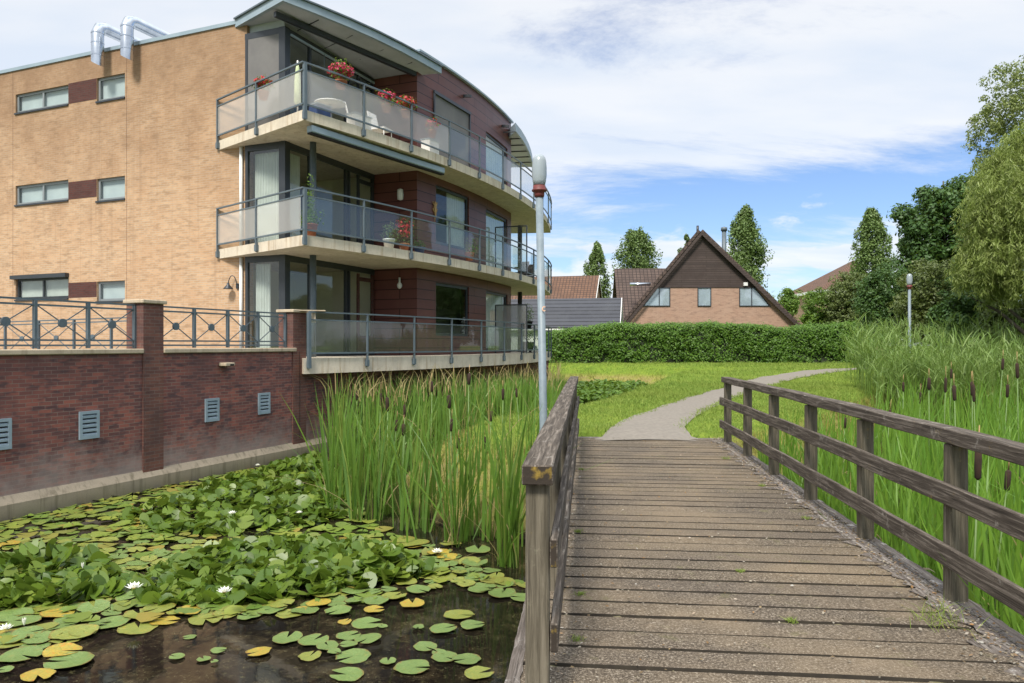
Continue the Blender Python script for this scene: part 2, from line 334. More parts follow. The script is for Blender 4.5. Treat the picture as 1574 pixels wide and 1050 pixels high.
def leafmat(name, cols, trans=.3, rough=.5, nscale=.6, spec=.35, ncol=None):
    m, nt, bs, out = newmat(name); g = nt.nodes.new('ShaderNodeNewGeometry'); k = len(cols)
    col = ramp(nt, g.outputs['Random Per Island'], [(i/(max(k-1, 1)), c) for i, c in enumerate(cols)])
    n = noise(nt, g.outputs['Position'], nscale, 4, .6)
    col = mix(nt, mrange(nt, n, .35, .65, 0, .55), col, ncol or tuple(x*.62 for x in cols[len(cols)//2]))
    nt.links.new(col, bs.inputs['Base Color']); bs.inputs['Roughness'].default_value = rough; bs.inputs['Specular IOR Level'].default_value = spec
    t = nt.nodes.new('ShaderNodeBsdfTranslucent'); nt.links.new(mix(nt, .5, col, (.25, .34, .04)), t.inputs[0])
    mx = nt.nodes.new('ShaderNodeMixShader'); mx.inputs[0].default_value = trans; nt.links.new(bs.outputs[0], mx.inputs[1]); nt.links.new(t.outputs[0], mx.inputs[2]); nt.links.new(mx.outputs[0], out.inputs[0]); return m
M['leaf_poplar'] = leafmat('poplar_leaf', [(.08, .14, .035), (.14, .215, .06), (.21, .30, .10)], .2)
M['leaf_dark'] = leafmat('dark_leaf', [(.035, .085, .02), (.06, .125, .03), (.09, .17, .045)], .25)
M['leaf_willow'] = leafmat('willow_leaf', [(.17, .23, .05), (.25, .31, .08), (.33, .39, .13)], .35)
M['leaf_birch'] = leafmat('birch_leaf', [(.16, .21, .06), (.23, .28, .09), (.31, .35, .14)], .3)
M['leaf_olive'] = leafmat('olive_leaf', [(.075, .11, .03), (.12, .155, .045), (.17, .21, .065)], .25)
M['leaf_bright'] = leafmat('bright_leaf', [(.07, .15, .02), (.12, .22, .03), (.18, .28, .04)], .3)
M['leaf_hedge'] = leafmat('hedge_leaf', [(.05, .125, .012), (.085, .18, .018), (.14, .25, .028)], .25, nscale=1.0)
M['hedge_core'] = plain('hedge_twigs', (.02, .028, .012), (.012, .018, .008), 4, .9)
M['bark'] = plain('bark', (.10, .08, .06), (.05, .042, .034), 8, .9, bmp=.5)
M['blade_left'] = leafmat('reed_blade', [(.07, .17, .028), (.12, .245, .038), (.18, .32, .05), (.10, .21, .055), (.28, .34, .07)], .45, .45, .8)
M['blade_right'] = leafmat('bright_reed_blade', [(.08, .20, .025), (.13, .28, .035), (.20, .36, .045), (.11, .24, .05)], .45, .4, .9)
M['blade_dry'] = leafmat('dry_blade', [(.30, .24, .10), (.38, .30, .14), (.24, .17, .07)], .3, .7)
M['phrag'] = leafmat('common_reed_blade', [(.12, .21, .045), (.18, .28, .065), (.26, .35, .11)], .35, .5, .6)
M['pad_up'] = leafmat('raised_lily_leaf', [(.038, .085, .008), (.075, .14, .014), (.14, .215, .022), (.06, .12, .018), (.20, .26, .035)], .28, .38, 3.0, .35)
M['cattail'] = plain('cattail_brown', (.040, .019, .010), (.022, .012, .007), 30, .95)
M['cattail_tip'] = plain('cattail_tip', (.36, .24, .11), (.28, .18, .08), 30, .9)
M['stem'] = plain('green_stem', (.10, .18, .05), (.14, .2, .06), 3, .6)
def padmat(name, c, vein, spot, sa):
    m, nt, bs, out = newmat(name); v = coords(nt, 'Object'); oi = nt.nodes.new('ShaderNodeObjectInfo')
    col = mix(nt, mrange(nt, noise(nt, v, 3, 5, .7), .35, .65), c, vein); 
    w = nt.nodes.new('ShaderNodeVectorMath'); w.operation = 'ADD'; cb = nt.nodes.new('ShaderNodeCombineXYZ'); nt.links.new(math_(nt, 'MULTIPLY', oi.outputs['Random'], 40.), cb.inputs[0]); nt.links.new(v, w.inputs[0]); nt.links.new(cb.outputs[0], w.inputs[1])
    col = mix(nt, mrange(nt, noise(nt, w.outputs[0], 2.2, 6, .75), .56, .66, 0, sa), col, spot)
    col = mix(nt, math_(nt, 'MULTIPLY', oi.outputs['Random'], .35), col, tuple(x*.6 for x in c))
    ln = nt.nodes.new('ShaderNodeVectorMath'); ln.operation = 'LENGTH'; nt.links.new(v, ln.inputs[0])
    edge = math_(nt, 'ADD', ln.outputs['Value'], math_(nt, 'MULTIPLY', noise(nt, w.outputs[0], 3.5, 5, .7), .55)); col = mix(nt, mrange(nt, edge, 1.16, 1.30, 0, .8), col, (.16, .085, .02))
    nt.links.new(col, bs.inputs['Base Color']); bs.inputs['Roughness'].default_value = .35; bs.inputs['Specular IOR Level'].default_value = .5
    bump(nt, bs, noise(nt, v, 6, 3), .4, .03); return m
M['pad_green'] = padmat('lily_pad_green', (.165, .235, .065), (.115, .185, .05), (.25, .23, .06), .6)
M['pad_olive'] = padmat('lily_pad_olive', (.24, .255, .05), (.17, .21, .045), (.40, .28, .04), .7)
M['pad_yellow'] = padmat('lily_pad_yellow', (.44, .29, .035), (.24, .25, .05), (.48, .13, .015), .95)
M['pad_mass'] = leafmat('floating_leaves', [(.09, .16, .03), (.14, .21, .035), (.22, .25, .04), (.11, .18, .05), (.30, .20, .04)], .05, .4, 1.5)
M['petal'] = plain('white_petal', (.85, .85, .78), (.8, .8, .7), 10, .5)
M['petal_y'] = plain('yellow_stamen', (.75, .5, .05), None, 10, .6)
M['geranium'] = leafmat('red_petals', [(.55, .02, .03), (.65, .04, .06), (.5, .02, .08)], .2)
M['pinkfl'] = leafmat('pink_petals', [(.60, .03, .12), (.55, .02, .08), (.7, .08, .2)], .2)
def groundmat():
    m, nt, bs, out = newmat('grass_ground'); z, p = zcoord(nt); s = nt.nodes.new('ShaderNodeSeparateXYZ'); nt.links.new(p, s.inputs[0])
    big = noise(nt, p, .35, 6, .65); med = noise(nt, p, 2.2, 7, .7); fine = noise(nt, p, 28, 4, .7)
    col = ramp(nt, med, [(.3, (.085, .15, .018)), (.5, (.16, .235, .028)), (.7, (.26, .31, .045))])
    col = mix(nt, mrange(nt, big, .45, .65, 0, .25), col, (.26, .30, .05)); col = mix(nt, mrange(nt, fine, .35, .7, .0, .5), col, (.075, .12, .016))
    # yellow moss and dead grass on the low banks
    dry = mix(nt, mrange(nt, med, .4, .6), (.25, .255, .055), (.25, .19, .085))
    zz = math_(nt, 'ADD', z, math_(nt, 'MULTIPLY', math_(nt, 'SUBTRACT', med, .5), .5))
    col = mix(nt, mrange(nt, zz, -.22, -.04, .85, 0), col, dry)
    col = mix(nt, mrange(nt, zz, -1.05, -.92, 1, 0), col, (.035, .028, .016))
    nt.links.new(col, bs.inputs['Base Color']); bs.inputs['Roughness'].default_value = .95; bs.inputs['Specular IOR Level'].default_value = .1; bump(nt, bs, fine, .8, .05); return m
M['ground'] = groundmat()
M['turf'] = leafmat('turf_blade', [(.14, .235, .045), (.18, .275, .055), (.23, .32, .065), (.30, .355, .09)], .3, .8, .25, .1, (.20, .23, .05))
M['moss'] = leafmat('yellow_moss_blade', [(.22, .25, .045), (.30, .30, .06), (.26, .20, .08), (.17, .23, .045)], .3, .8, .9, .1)
def watermat():
    m, nt, bs, out = newmat('dark_pond_water'); z, p = zcoord(nt)
    n = noise(nt, p, 3.0, 8, .75); n2 = noise(nt, p, 11, 7, .8)
    col = mix(nt, mrange(nt, n, .48, .68, 0, 1), (.008, .0065, .005), (.040, .030, .016)); col = mix(nt, mrange(nt, n2, .57, .66, 0, .75), col, (.075, .068, .03)); n4 = noise(nt, p, 45, 4, .8); col = mix(nt, mrange(nt, math_(nt, 'ADD', n4, math_(nt, 'MULTIPLY', n, .3)), .76, .82, 0, .7), col, (.14, .13, .07))
    nt.links.new(col, bs.inputs['Base Color']); bs.inputs['Roughness'].default_value = .045; bs.inputs['IOR'].default_value = 1.33
    bump(nt, bs, noise(nt, p, 3.5, 3, .5), .05, .02); return m
M['water'] = watermat()
M['asphalt'] = plain('asphalt_path', (.235, .21, .175), (.18, .16, .135), 14, .95, bmp=.3, spec=.2, detail=9)
M['paving'] = plain('terrace_paving', (.3, .28, .25), (.24, .22, .2), 5, .9)

# ------------------------------------------------------------------ terrain
WATER = -1.08
POND = [(-34, -7), (46, -7), (46, 30), (16, 27.5), (12.5, 24), (9, 19), (6.3, 15.2), (4.6, 13.2), (3.6, 12.4), (1.1, 12.4), (.75, 10.9), (.3, 10.3), (-.7, 10.6), (-1.7, 12.2),
        (-2.2, 14.8), (-1.6, 17.5), (-.2, 19.6), (.9, 20.4), (2.6, 24), (4.6, 29.5), (6.3, 34.5), (8.2, 38.5), (6.5, 41), (2, 42), (-34, 42)]
def sdist(X, Yv, poly):
    P = np.array(poly, dtype=float); n = len(P); d = np.full(X.shape, 1e9); ins = np.zeros(X.shape, bool)
    for i in range(n):
        a = P[i]; b = P[(i+1) % n]; e = b - a; t = np.clip(((X-a[0])*e[0] + (Yv-a[1])*e[1])/(e@e), 0, 1)
        d = np.minimum(d, np.hypot(X-a[0]-t*e[0], Yv-a[1]-t*e[1]))
        c = ((a[1] > Yv) != (b[1] > Yv)); xi = a[0] + (Yv-a[1])*(b[0]-a[0])/(b[1]-a[1]+1e-12); ins ^= c & (X < xi)
    return np.where(ins, -d, d)      # negative in the water
def ss(x): x = np.clip(x, 0, 1); return x*x*(3-2*x)
def ground_z(X, Yv):
    X = np.asarray(X, float); Yv = np.asarray(Yv, float)
    d = sdist(X, Yv, POND); rise = .45*ss((Yv-13)/35)
    w = np.where(Yv > 36, 4.5, np.where(Yv > 19, 1.5, 1.15 + .9*ss((1.0-X)/2.0)*(Yv < 19)))
    bumpy = .03*np.sin(X*1.7+Yv*.6)*np.sin(Yv*1.3-X*.5)
    land = WATER + (rise - WATER + bumpy)*ss(.5 + .5*np.clip(d/w, -1, 1))*1.0
    lo = WATER - .02 + (rise - WATER)*0
    t = np.clip(d/w, 0, 1); up = WATER + .02 + (rise + bumpy - WATER - .02)*(1-(1-t)**2)
    return np.where(d > 0, up, WATER - .5*np.clip(-d/.8, 0, 1) - .01)
def grid_lines(lo, hi, step, far, n):
    inner = np.arange(lo, hi+1e-6, step); g = np.geomspace(step, far, n); return np.concatenate([(lo - np.cumsum(g))[::-1], inner, hi + np.cumsum(g)])
gx = grid_lines(-4, 16, .25, 160, 22); gy = grid_lines(8, 46, .25, 160, 22)
XX, YY = np.meshgrid(gx, gy); ZZ = ground_z(XX, YY); nx = len(gx)
idx = np.arange(XX.size).reshape(XX.shape)
Fq = np.stack([idx[:-1, :-1], idx[:-1, 1:], idx[1:, 1:], idx[1:, :-1]], -1).reshape(-1, 4)
g = npmesh('ground', np.stack([XX, YY, ZZ], -1).reshape(-1, 3), Fq, M['ground'], smooth=True); g['kind'] = 'structure'
wm = MB(); wm.face([(-34, -7, WATER), (46, -7, WATER), (46, 43, WATER), (-34, 43, WATER)]); w = wm.build('pond_water', M['water'], recalc=False); w['kind'] = 'structure'
def onground(px, py):
    Y = 15.
    for _ in range(40):
        z = float(ground_z((px-CX)/F*Y, Y)) if True else 0; z = max(z, .45*float(ss((Y-13)/35))); Y = .6*Y + .4*(EYE - z)*F/(py-HZ)
    return ((px-CX)/F*Y, Y)
PL = [(905, 677), (926, 671), (951, 650), (1009, 628), (1054, 612), (1085, 603), (1131, 591), (1166, 580.5), (1217, 572.5), (1270, 567.5), (1330, 565)]
PR = [(1085, 677), (1063, 671), (1052, 656), (1073, 637.5), (1103, 624), (1115, 617), (1169, 598), (1217, 583.5), (1258, 575.5), (1299, 570), (1370, 566.5)]
LP = [onground(*p) for p in PL]; RP = [onground(*p) for p in PR]
def dens(P, k=6): return [tuple(np.array(P[i])*(1-t/k) + np.array(P[i+1])*t/k) for i in range(len(P)-1) for t in range(k)] + [P[-1]]
LPd, RPd = dens(LP), dens(RP); pv = []
for a, b in zip(LPd, RPd):
    for t in (0, .25, .5, .75, 1):
        x, y = a[0]*(1-t)+b[0]*t, a[1]*(1-t)+b[1]*t; pv.append((x, y, max(float(ground_z(x, y)), .45*float(ss((y-13)/35)) - .02) + .02 + .03*math.sin(math.pi*t)))
pf = [(5*i+j, 5*i+j+1, 5*i+j+6, 5*i+j+5) for i in range(len(LPd)-1) for j in range(4)]
pv = [(x, y, z - .012 if i < 15 else z) for i, (x, y, z) in enumerate(pv)]
pth = npmesh('path', pv, pf, M['asphalt'], smooth=True); pth['kind'] = 'structure'
PATHPOLY = LPd + RPd[::-1]

# ------------------------------------------------------------------ blades
def blades(n_or_xy, base_z, height, width, lean=.25, curl=.35, seg=4, taper=.8):
    """returns verts, faces of curved strips; xy (n,2), base_z (n,), height (n,), width (n,)"""
    xy = n_or_xy; n = len(xy); az = RN.uniform(0, 2*np.pi, n); face = RN.uniform(0, 2*np.pi, n)
    le = np.abs(RN.normal(0, lean, n)); cu = np.abs(RN.normal(0, curl, n)); V = np.zeros((n, seg+1, 2, 3), np.float32)
    for k in range(seg+1):
        t = k/seg; out = height*(le*t + cu*t**3); zz = base_z + height*t*(1 - .25*(le+cu)*t)
        cx = xy[:, 0] + np.cos(az)*out; cy = xy[:, 1] + np.sin(az)*out; w = width*.5*(1 - taper*t**2.2)*(.7+.3*min(1, t*4))
        if k == seg: w = w*.12
        for j, sg in enumerate((-1, 1)):
            V[:, k, j, 0] = cx + sg*w*np.cos(face); V[:, k, j, 1] = cy + sg*w*np.sin(face); V[:, k, j, 2] = zz
    b = (np.arange(n)*(seg+1)*2)[:, None]
    q = np.array([[2*k, 2*k+1, 2*k+3, 2*k+2] for k in range(seg)]); Fc = (b[:, :, None] + q[None]).reshape(-1, 4)
    return V.reshape(-1, 3), Fc
def join(parts):
    Vs, Fs, o = [], [], 0
    for V, Fc in parts: Vs.append(V); Fs.append(Fc + o); o += len(V)
    return np.concatenate(Vs), np.concatenate(Fs)
def inpoly(X, Yv, poly): return sdist(X, Yv, poly) < 0
def scatter(n, poly, clump=0, crad=.15):
    P = np.array(poly); out = []; c = 0
    while c < n:
        m = max(1, (n - c))*2 + 50
        x = RN.uniform(P[:, 0].min(), P[:, 0].max(), m); y = RN.uniform(P[:, 1].min(), P[:, 1].max(), m); k = inpoly(x, y, poly)
        q = np.stack([x[k], y[k]], 1); out.append(q); c += len(q)
    q = np.concatenate(out)[:n]
    if clump: q = (q[:, None, :] + RN.normal(0, crad, (n, clump, 2))).reshape(-1, 2)
    return q
# short turf on the lawn
def turf():
    q = np.concatenate([scatter(70000, [(-2.5, 10.2), (8, 12.5), (14, 24), (9, 30), (-1, 21)]), scatter(45000, [(2, 20), (9, 14), (16, 26), (26, 46), (2, 46)])])
    z = ground_z(q[:, 0], q[:, 1]); k = (z > -1.0) & (sdist(q[:, 0], q[:, 1], PATHPOLY) > .12*np.sin(q[:, 1]*3.1)*np.sin(q[:, 0]*4.7+q[:, 1]) - .10) ; q = q[k]; z = z[k]
    inb = (q[:, 1] < 12.9) & (q[:, 0] > .9) & (q[:, 0] < 3.9); q = q[~inb]; z = z[~inb]
    hi = z > -.12
    for nm, kk, mt, lab in (('lawn_grass', hi, 'turf', 'short bright green grass beside the path'), ('bank_grass', ~hi, 'moss', 'yellow mossy grass on the low pond banks')):
        p = q[kk]; n = len(p); h = RN.uniform(.03, .075, n)*(1 + .03*p[:, 1])*(1 + .7*np.clip(np.sin(p[:, 0]*2.3+1)*np.sin(p[:, 1]*1.7), 0, 1)) * (1.3 if nm[0] == 'b' else 1)
        V, Fc = blades(p, z[kk]-.01, h, RN.uniform(.006, .012, n)*(1+.035*p[:, 1]), .5, .5, 2)
        tag(npmesh(nm, V, Fc, M[mt]), lab, 'grass', kind='stuff')
turf()

# ------------------------------------------------------------------ footbridge
BO = Vector((-.02, 3.54, 0)); U = Vector((.1, .995, 0)).normalized(); Vr = Vector((U.y, -U.x, 0)); DW = 2.76
def bp(u, v, z=0): return BO + U*u + Vr*v + Zu*z
bridge = thing('wooden_footbridge', 'weathered grey brown wooden footbridge with post and rail sides leading to the path', 'footbridge', bp(0, 0, 0))
GAPS = []; mb = MB(); u = -5.0
while u < 9.42:
    wv = .218 + random.uniform(-.004, .004); gap = random.uniform(.015, .026); dz = random.uniform(-.004, .004); sk = random.uniform(-.006, .006); e0 = random.uniform(-.012, .012)
    nseg = 14; top = []
    i0 = len(mb.v)
    for k in range(nseg+1):
        v = e0 + (DW-.0)*k/nseg; j1 = random.uniform(-.005, .005); j2 = random.uniform(-.005, .005)
        for (uu, z) in ((u+j1+sk*k/nseg, -.05+dz), (u+wv+j2+sk*k/nseg, -.05+dz), (u+wv+j2-.006+sk*k/nseg, dz-.003), (u+wv*.5, dz+random.uniform(-.0015, .0015)), (u+j1+.006+sk*k/nseg, dz-.003)): mb.v.append(bp(uu, v, z))
    for k in range(nseg):
        for j in range(5):
            a = i0+5*k+j; b = i0+5*k+(j+1) % 5; mb.f.append([a, b, b+5, a+5]); mb.sm.append(False)
    mb.f.append([i0+j for j in range(5)]); mb.f.append([i0+5*nseg+j for j in range(5)][::-1]); mb.sm += [False]*2
    GAPS.append((u+wv, gap)); u += wv + gap
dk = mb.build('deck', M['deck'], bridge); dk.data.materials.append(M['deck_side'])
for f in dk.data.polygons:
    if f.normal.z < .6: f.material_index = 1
for v0 in (.02, 1.3, 2.62): MB().obox(bp(-5, v0, -.34), U*14.3, Vr*.12, Zu*.285).build('beam', M['edge_wood'], bridge, grain=U)
for v0, v1, jag in ((-.012, .05, .01), (2.56, 2.745, .09)):
    mb = MB(); n = 150; outer, inner = (v0, v1) if v0 < 1 else (v1, v0)
    for k in range(n+1):
        q = -2 + 11.4*k/n; j = abs(random.gauss(0, jag))*(1 if outer > inner else -1); zt = random.uniform(.007, .015)
        mb.v += [bp(q, outer, .001), bp(q, outer + random.uniform(-.004, .004), zt), bp(q, (outer+inner)/2, zt+.002), bp(q, inner - j, .006), bp(q, inner - j, .001)]
    for k in range(n):
        for i in range(4): c = 5*k+i; mb.f.append([c, c+1, c+6, c+5]); mb.sm.append(False)
    mb.build('edge_strip', M['edge_wood'], bridge, grain=U)
PU = [-.12 + 1.52*k for k in range(7)]
def post(u, v, side, w=.108):
    m = MB(); c = bp(u, v, 0); dx = random.uniform(-.008, .008)
    pts = [(-.75, w/2), (0, w/2), (.98, w/2*.96)]
    i0 = 0
    for z, r in pts:
        for a, b in ((-1, -1), (1, -1), (1, 1), (-1, 1)): m.v.append(c + U*(a*r+dx*z) + Vr*(b*r) + Zu*z)
    for k in range(2):
        for j in range(4): m.f.append([4*k+j, 4*k+(j+1) % 4, 4*k+4+(j+1) % 4, 4*k+4+j]); m.sm.append(False)
    m.f.append([3, 2, 1, 0]); m.f.append([8, 9, 10, 11]); m.sm += [False]*2
    return m.build('post', M['post_wood'], bridge, bevel=.008, grain=Zu)
def railbeam(v, z, w, h, u0, u1, name, n=24, wob=.006):
    m = MB(); P = []
    for k in range(n+1):
        t = k/n; P.append(bp(u0+(u1-u0)*t, v + random.uniform(-wob, wob)*.4, z + .5*wob*math.sin(k*1.3+v) + .02*math.sin(math.pi*t)))
    m.sweep(P, w, h); ob = m.build(name, M['rail_wood'], bridge, bevel=.006, grain=U); ob.data.materials.append(M['end_grain'])
    for f in ob.data.polygons:
        if abs(f.normal.dot(U)) > .8: f.material_index = 1
    return ob
for v, inn in ((.150, 1), (2.66, -1)):
    for k, u in enumerate(PU): post(u, v, inn)
    railbeam(v+.005*inn, .975, .14 if inn > 0 else .125, .09, PU[0]-.09, PU[-1]+.22, 'top_rail')
    railbeam(v+.075*inn, .60, .036, .13, PU[0]-.05, PU[-1]+.24, 'middle_rail')
    railbeam(v+.075*inn, .22, .036, .13, PU[0]-.05, PU[-1]+.24, 'lower_rail')
# abutment step between deck and path
sill = MB().obox(bp(9.44, -.0, -.30), U*.14, Vr*2.76, Zu*.298).build('end_beam', M['edge_wood'], bridge, grain=Vr)

# ------------------------------------------------------------------ leaves
def leafquads(C, size, Nrm=None, asp=.6, jit=.5):
    n = len(C); C = np.asarray(C); size = np.broadcast_to(size, (n,))
    nr = RN.normal(0, 1, (n, 3)); 
    if Nrm is not None: nr = Nrm + nr*jit
    nr /= np.linalg.norm(nr, axis=1)[:, None] + 1e-9
    t = np.cross(nr, RN.normal(0, 1, (n, 3))); t /= np.linalg.norm(t, axis=1)[:, None] + 1e-9; b = np.cross(nr, t)
    s = size[:, None]*.5
    V = np.stack([C - t*s, C - b*s*asp + nr*s*.15, C + t*s, C + b*s*asp + nr*s*.15], 1).reshape(-1, 3)
    return V, np.arange(4*n).reshape(-1, 4)
def clumps(cent, rad, per, squash=.8):
    """leaf positions and outward normals for clump centres"""
    n = len(cent); d = RN.normal(0, 1, (n, per, 3)); d /= np.linalg.norm(d, axis=2)[..., None]; r = RN.uniform(.35, 1, (n, per, 1))**.6
    P = cent[:, None, :] + d*r*np.asarray(rad).reshape(-1, 1, 1)*np.array([1, 1, squash]); N = d + np.array([0, 0, .5])
    return P.reshape(-1, 3), N.reshape(-1, 3)
def trunk(parent, base, top, r, limbs=8, spread=2.0, lz=.35):
    m = MB(); base, top = Vector(base), Vector(top); mid = base.lerp(top, .5) + Vector((random.uniform(-.15, .15), random.uniform(-.15, .15), 0))
    m.tube([base, base.lerp(mid, .5), mid, top], [r*1.2, r, r*.7, r*.15], 10)
    for k in range(limbs):
        t = lz + (1-lz)*k/limbs; p = base.lerp(top, t); a = random.uniform(0, 6.28); L = spread*(1.1-t)
        q = p + Vector((math.cos(a)*L, math.sin(a)*L, L*.8)); m.tube([p, p.lerp(q, .5) + Vector((0, 0, .1*L)), q], [r*.4*(1.1-t), r*.25*(1.1-t), .01], 6)
    return m.build('trunk', M['bark'], parent)
def poplar(px, ptop, pw, Y, label, dense=1., wobble=.26, base_z=.3, mat='leaf_poplar', nm='poplar_tree', cat='tree', shape=None):
    top = EYE + (HZ-ptop)/F*Y; X = (px-CX)/F*Y; R = pw*1.18/F*Y/2; t = thing(nm, label, cat, (X, Y, base_z), 'tall columnar trees behind the houses')
    H = top - base_z; trunk(t, (X, Y, base_z), (X, Y, top-.5), .22, 10, R, .2)
    n = int(300*dense); h = RN.uniform(.12, 1, n)**.9; prof = np.interp(h, *(shape or ([0, .12, .3, .6, .85, .96, 1], [.4, .75, 1, .95, .68, .35, .08]))); a = RN.uniform(0, 6.28, n)
    lob = 1 + wobble*np.sin(a*2.5+h*17)
    r = R*prof*lob*RN.uniform(.35, 1.05, n); C = np.stack([X + r*np.cos(a), Y + r*np.sin(a), base_z + h*H*.98], 1)
    P, N = clumps(C, R*RN.uniform(.18, .36, n)*(.5+.5*prof), 70, 1.6); V, Fc = leafquads(P, RN.uniform(.14, .30, len(P)), N)
    npmesh('crown', V, Fc, M[mat], t); return t
def bushy(name, label, cat, cx, cy, base_z, blobs, mat, leaf=.2, per=100, dens=1., group=None, tr=.18, droop=0):
    t = thing(name, label, cat, (cx, cy, base_z), group); top = max(b[2]+b[5]*.6 for b in blobs)
    trunk(t, (cx, cy, base_z), (cx, cy, top), tr, 9, max(b[3] for b in blobs)*.8, .2)
    Ps, Ns = [], []
    for bx, by, bz, rx, ry, rz in blobs:
        n = max(8, int(26*dens*(rx*ry + rx*rz + ry*rz)/3/(leaf*3.2)**2*.55)); d = RN.normal(0, 1, (n, 3)); d /= np.linalg.norm(d, axis=1)[:, None]
        C = np.array([bx, by, bz]) + d*np.array([rx, ry, rz])*RN.uniform(.55, 1.05, (n, 1)); P, N = clumps(C, leaf*RN.uniform(1.4, 3.2, n), per); Ps.append(P); Ns.append(N)
    P = np.concatenate(Ps); N = np.concatenate(Ns); k = P[:, 2] > base_z + .05; P, N = P[k], N[k]
    V, Fc = leafquads(P, RN.uniform(.6, 1.3, len(P))*leaf, N); npmesh('crown', V, Fc, M[mat], t)
    return t
poplar(918, 371, 36, 78, 'slim dark green columnar tree, shortest of the row, rising behind the leftmost brown roof', .8)
poplar(980, 353, 54, 75, 'broad blunt topped columnar tree left of the pointed gable', 1.2, shape=([0, .12, .3, .6, .85, .96, 1], [.5, .9, 1.05, .95, .82, .6, .3]))
poplar(1146, 318, 56, 72, 'tall dense columnar tree directly behind the steel flue of the gabled house', 1.3, shape=([0, .12, .3, .6, .85, .96, 1], [.7, 1.0, 1.1, .86, .58, .36, .1]))
poplar(1340, 320, 58, 70, 'tall columnar tree beside the far hipped roof, right of the gabled house', 1.3, shape=([0, .12, .3, .6, .85, .96, 1], [.6, 1.0, 1.05, .85, .55, .32, .1]))
poplar(1056, 357, 26, 82, 'partly hidden tree crown peeping over the left slope of the gabled roof', .6)
def W3(px, py, Y): v = W(px, py, Y); return (v.x, v.y, v.z)
def blob(px, py, Y, rx, rz, ry=None): x, y, z = W3(px, py, Y); s = Y/F; return (x, y, z, rx*s, (ry or rx)*s, rz*s)
bushy('garden_tree', 'small round green tree right of the gabled house', 'tree', *W3(1212, 500, 62)[:2], .4, [blob(1212, 465, 62, 14, 20), blob(1206, 485, 62, 16, 14)], 'leaf_bright', .2)
bushy('broadleaf_tree', 'dark green broadleaf tree with ragged crown behind the far lamp', 'tree', *W3(1450, 500, 48)[:2], .3,
      [blob(1455, 325, 48, 42, 36), blob(1420, 365, 48, 34, 36), blob(1478, 370, 48, 50, 55), blob(1440, 420, 48, 55, 50), blob(1500, 430, 48, 60, 60), blob(1400, 350, 48, 14, 10), blob(1530, 360, 50, 50, 70), blob(1398, 385, 48, 16, 18), blob(1432, 300, 48, 14, 12), blob(1480, 288, 48, 22, 16), blob(1510, 300, 48, 24, 20), blob(1388, 330, 48, 9, 7), blob(1465, 300, 48, 10, 20)], 'leaf_dark', .26, 80, 1.0, tr=.3)
bushy('birch_tree', 'airy light green tree with loose hanging twigs at the right edge, tallest in view', 'tree', *W3(1600, 500, 30)[:2], .1,
      [blob(1545, 140, 30, 32, 38), blob(1520, 195, 30, 28, 26), blob(1575, 190, 30, 40, 40), blob(1550, 240, 30, 34, 24), blob(1625, 180, 31, 50, 70), blob(1560, 265, 30, 40, 30), blob(1560, 300, 30, 60, 34), blob(1590, 120, 30, 40, 40), blob(1528, 250, 30, 26, 22), blob(1540, 180, 30, 30, 30), blob(1508, 225, 30, 18, 22), blob(1640, 300, 31, 55, 80)], 'leaf_birch', .10, 42, .50, tr=.16)
# willow with hanging strands
def willow():
    x0, y0 = W3(1590, 500, 27)[:2]; t = thing('willow_tree', 'yellow green willow with drooping foliage at the right edge below the airy tree', 'tree', (x0, y0, 0)); trunk(t, (x0, y0, 0), (x0, y0, 6.8), .25, 12, 2.6, .25)
    V, Fc = [], []
    Ps = []; Ns = []
    for bl, n in ((blob(1575, 300, 27, 80, 62), 560), (blob(1535, 330, 27, 44, 50), 260), (blob(1520, 400, 27, 44, 46), 200), (blob(1560, 250, 28, 55, 30), 200), (blob(1590, 215, 28, 50, 30), 160), (blob(1560, 390, 27, 75, 60), 420), (blob(1640, 350, 27, 90, 90), 250)):
        bx, by, bz, rx, ry, rz = bl; d = RN.normal(0, 1, (n, 3)); d /= np.linalg.norm(d, axis=1)[:, None]; C = np.array([bx, by, bz]) + d*np.array([rx, ry, rz])*RN.uniform(.5, 1, (n, 1))
        L = RN.uniform(.25, .95, n); k = 46; tt = RN.uniform(0, 1, (n, k)); out = np.stack([d[:, 0], d[:, 1]], 1)
        P = C[:, None, :].repeat(k, 1); P[..., 2] -= tt**1.3*L[:, None]; P[..., :2] += out[:, None, :]*tt[..., None]*.35; P += RN.normal(0, .05, P.shape); Ps.append(P.reshape(-1, 3))
    P = np.concatenate(Ps); V, Fc = blades(P[:, :2], P[:, 2], -RN.uniform(.08, .24, len(P)), RN.uniform(.022, .045, len(P)), .75, .3, 2); npmesh('crown', V, Fc, M['leaf_willow'], t)
willow()
bushes = [(1262, 468, 51, 26, 22, 'leaf_bright', 'low bright green bush at the right end of the hedge'),
          (1308, 452, 50, 36, 34, 'leaf_olive', 'olive green bush just left of the far lamp, below the tall columnar tree'),
          (1362, 450, 41, 38, 44, 'leaf_dark', 'deep green bush directly behind the far lamp post'),
          (1435, 450, 37, 50, 50, 'leaf_olive', 'wide olive green bush just right of the far lamp'),
          (1500, 470, 35, 55, 46, 'leaf_dark', 'dark shrub mass under the broadleaf tree, above the common reed'),
          (1575, 470, 33, 55, 44, 'leaf_olive', 'shrub beneath the willow at the right edge')]
for px, py, Y, rx, rz, mt, lab in bushes:
    x, y, _ = W3(px, py, Y); bushy('garden_bush', lab, 'bush', x, y, .2, [blob(px, py, Y, rx, rz), blob(px-rx*.4, py+25, Y, rx*.8, rz*.8), blob(px+rx*.5, py+22, Y, rx*.8, rz*.7), blob(px, py+50, Y, rx*1.1, 30)], mt, .15, 70, .85, 'bushes behind the reeds', .08)

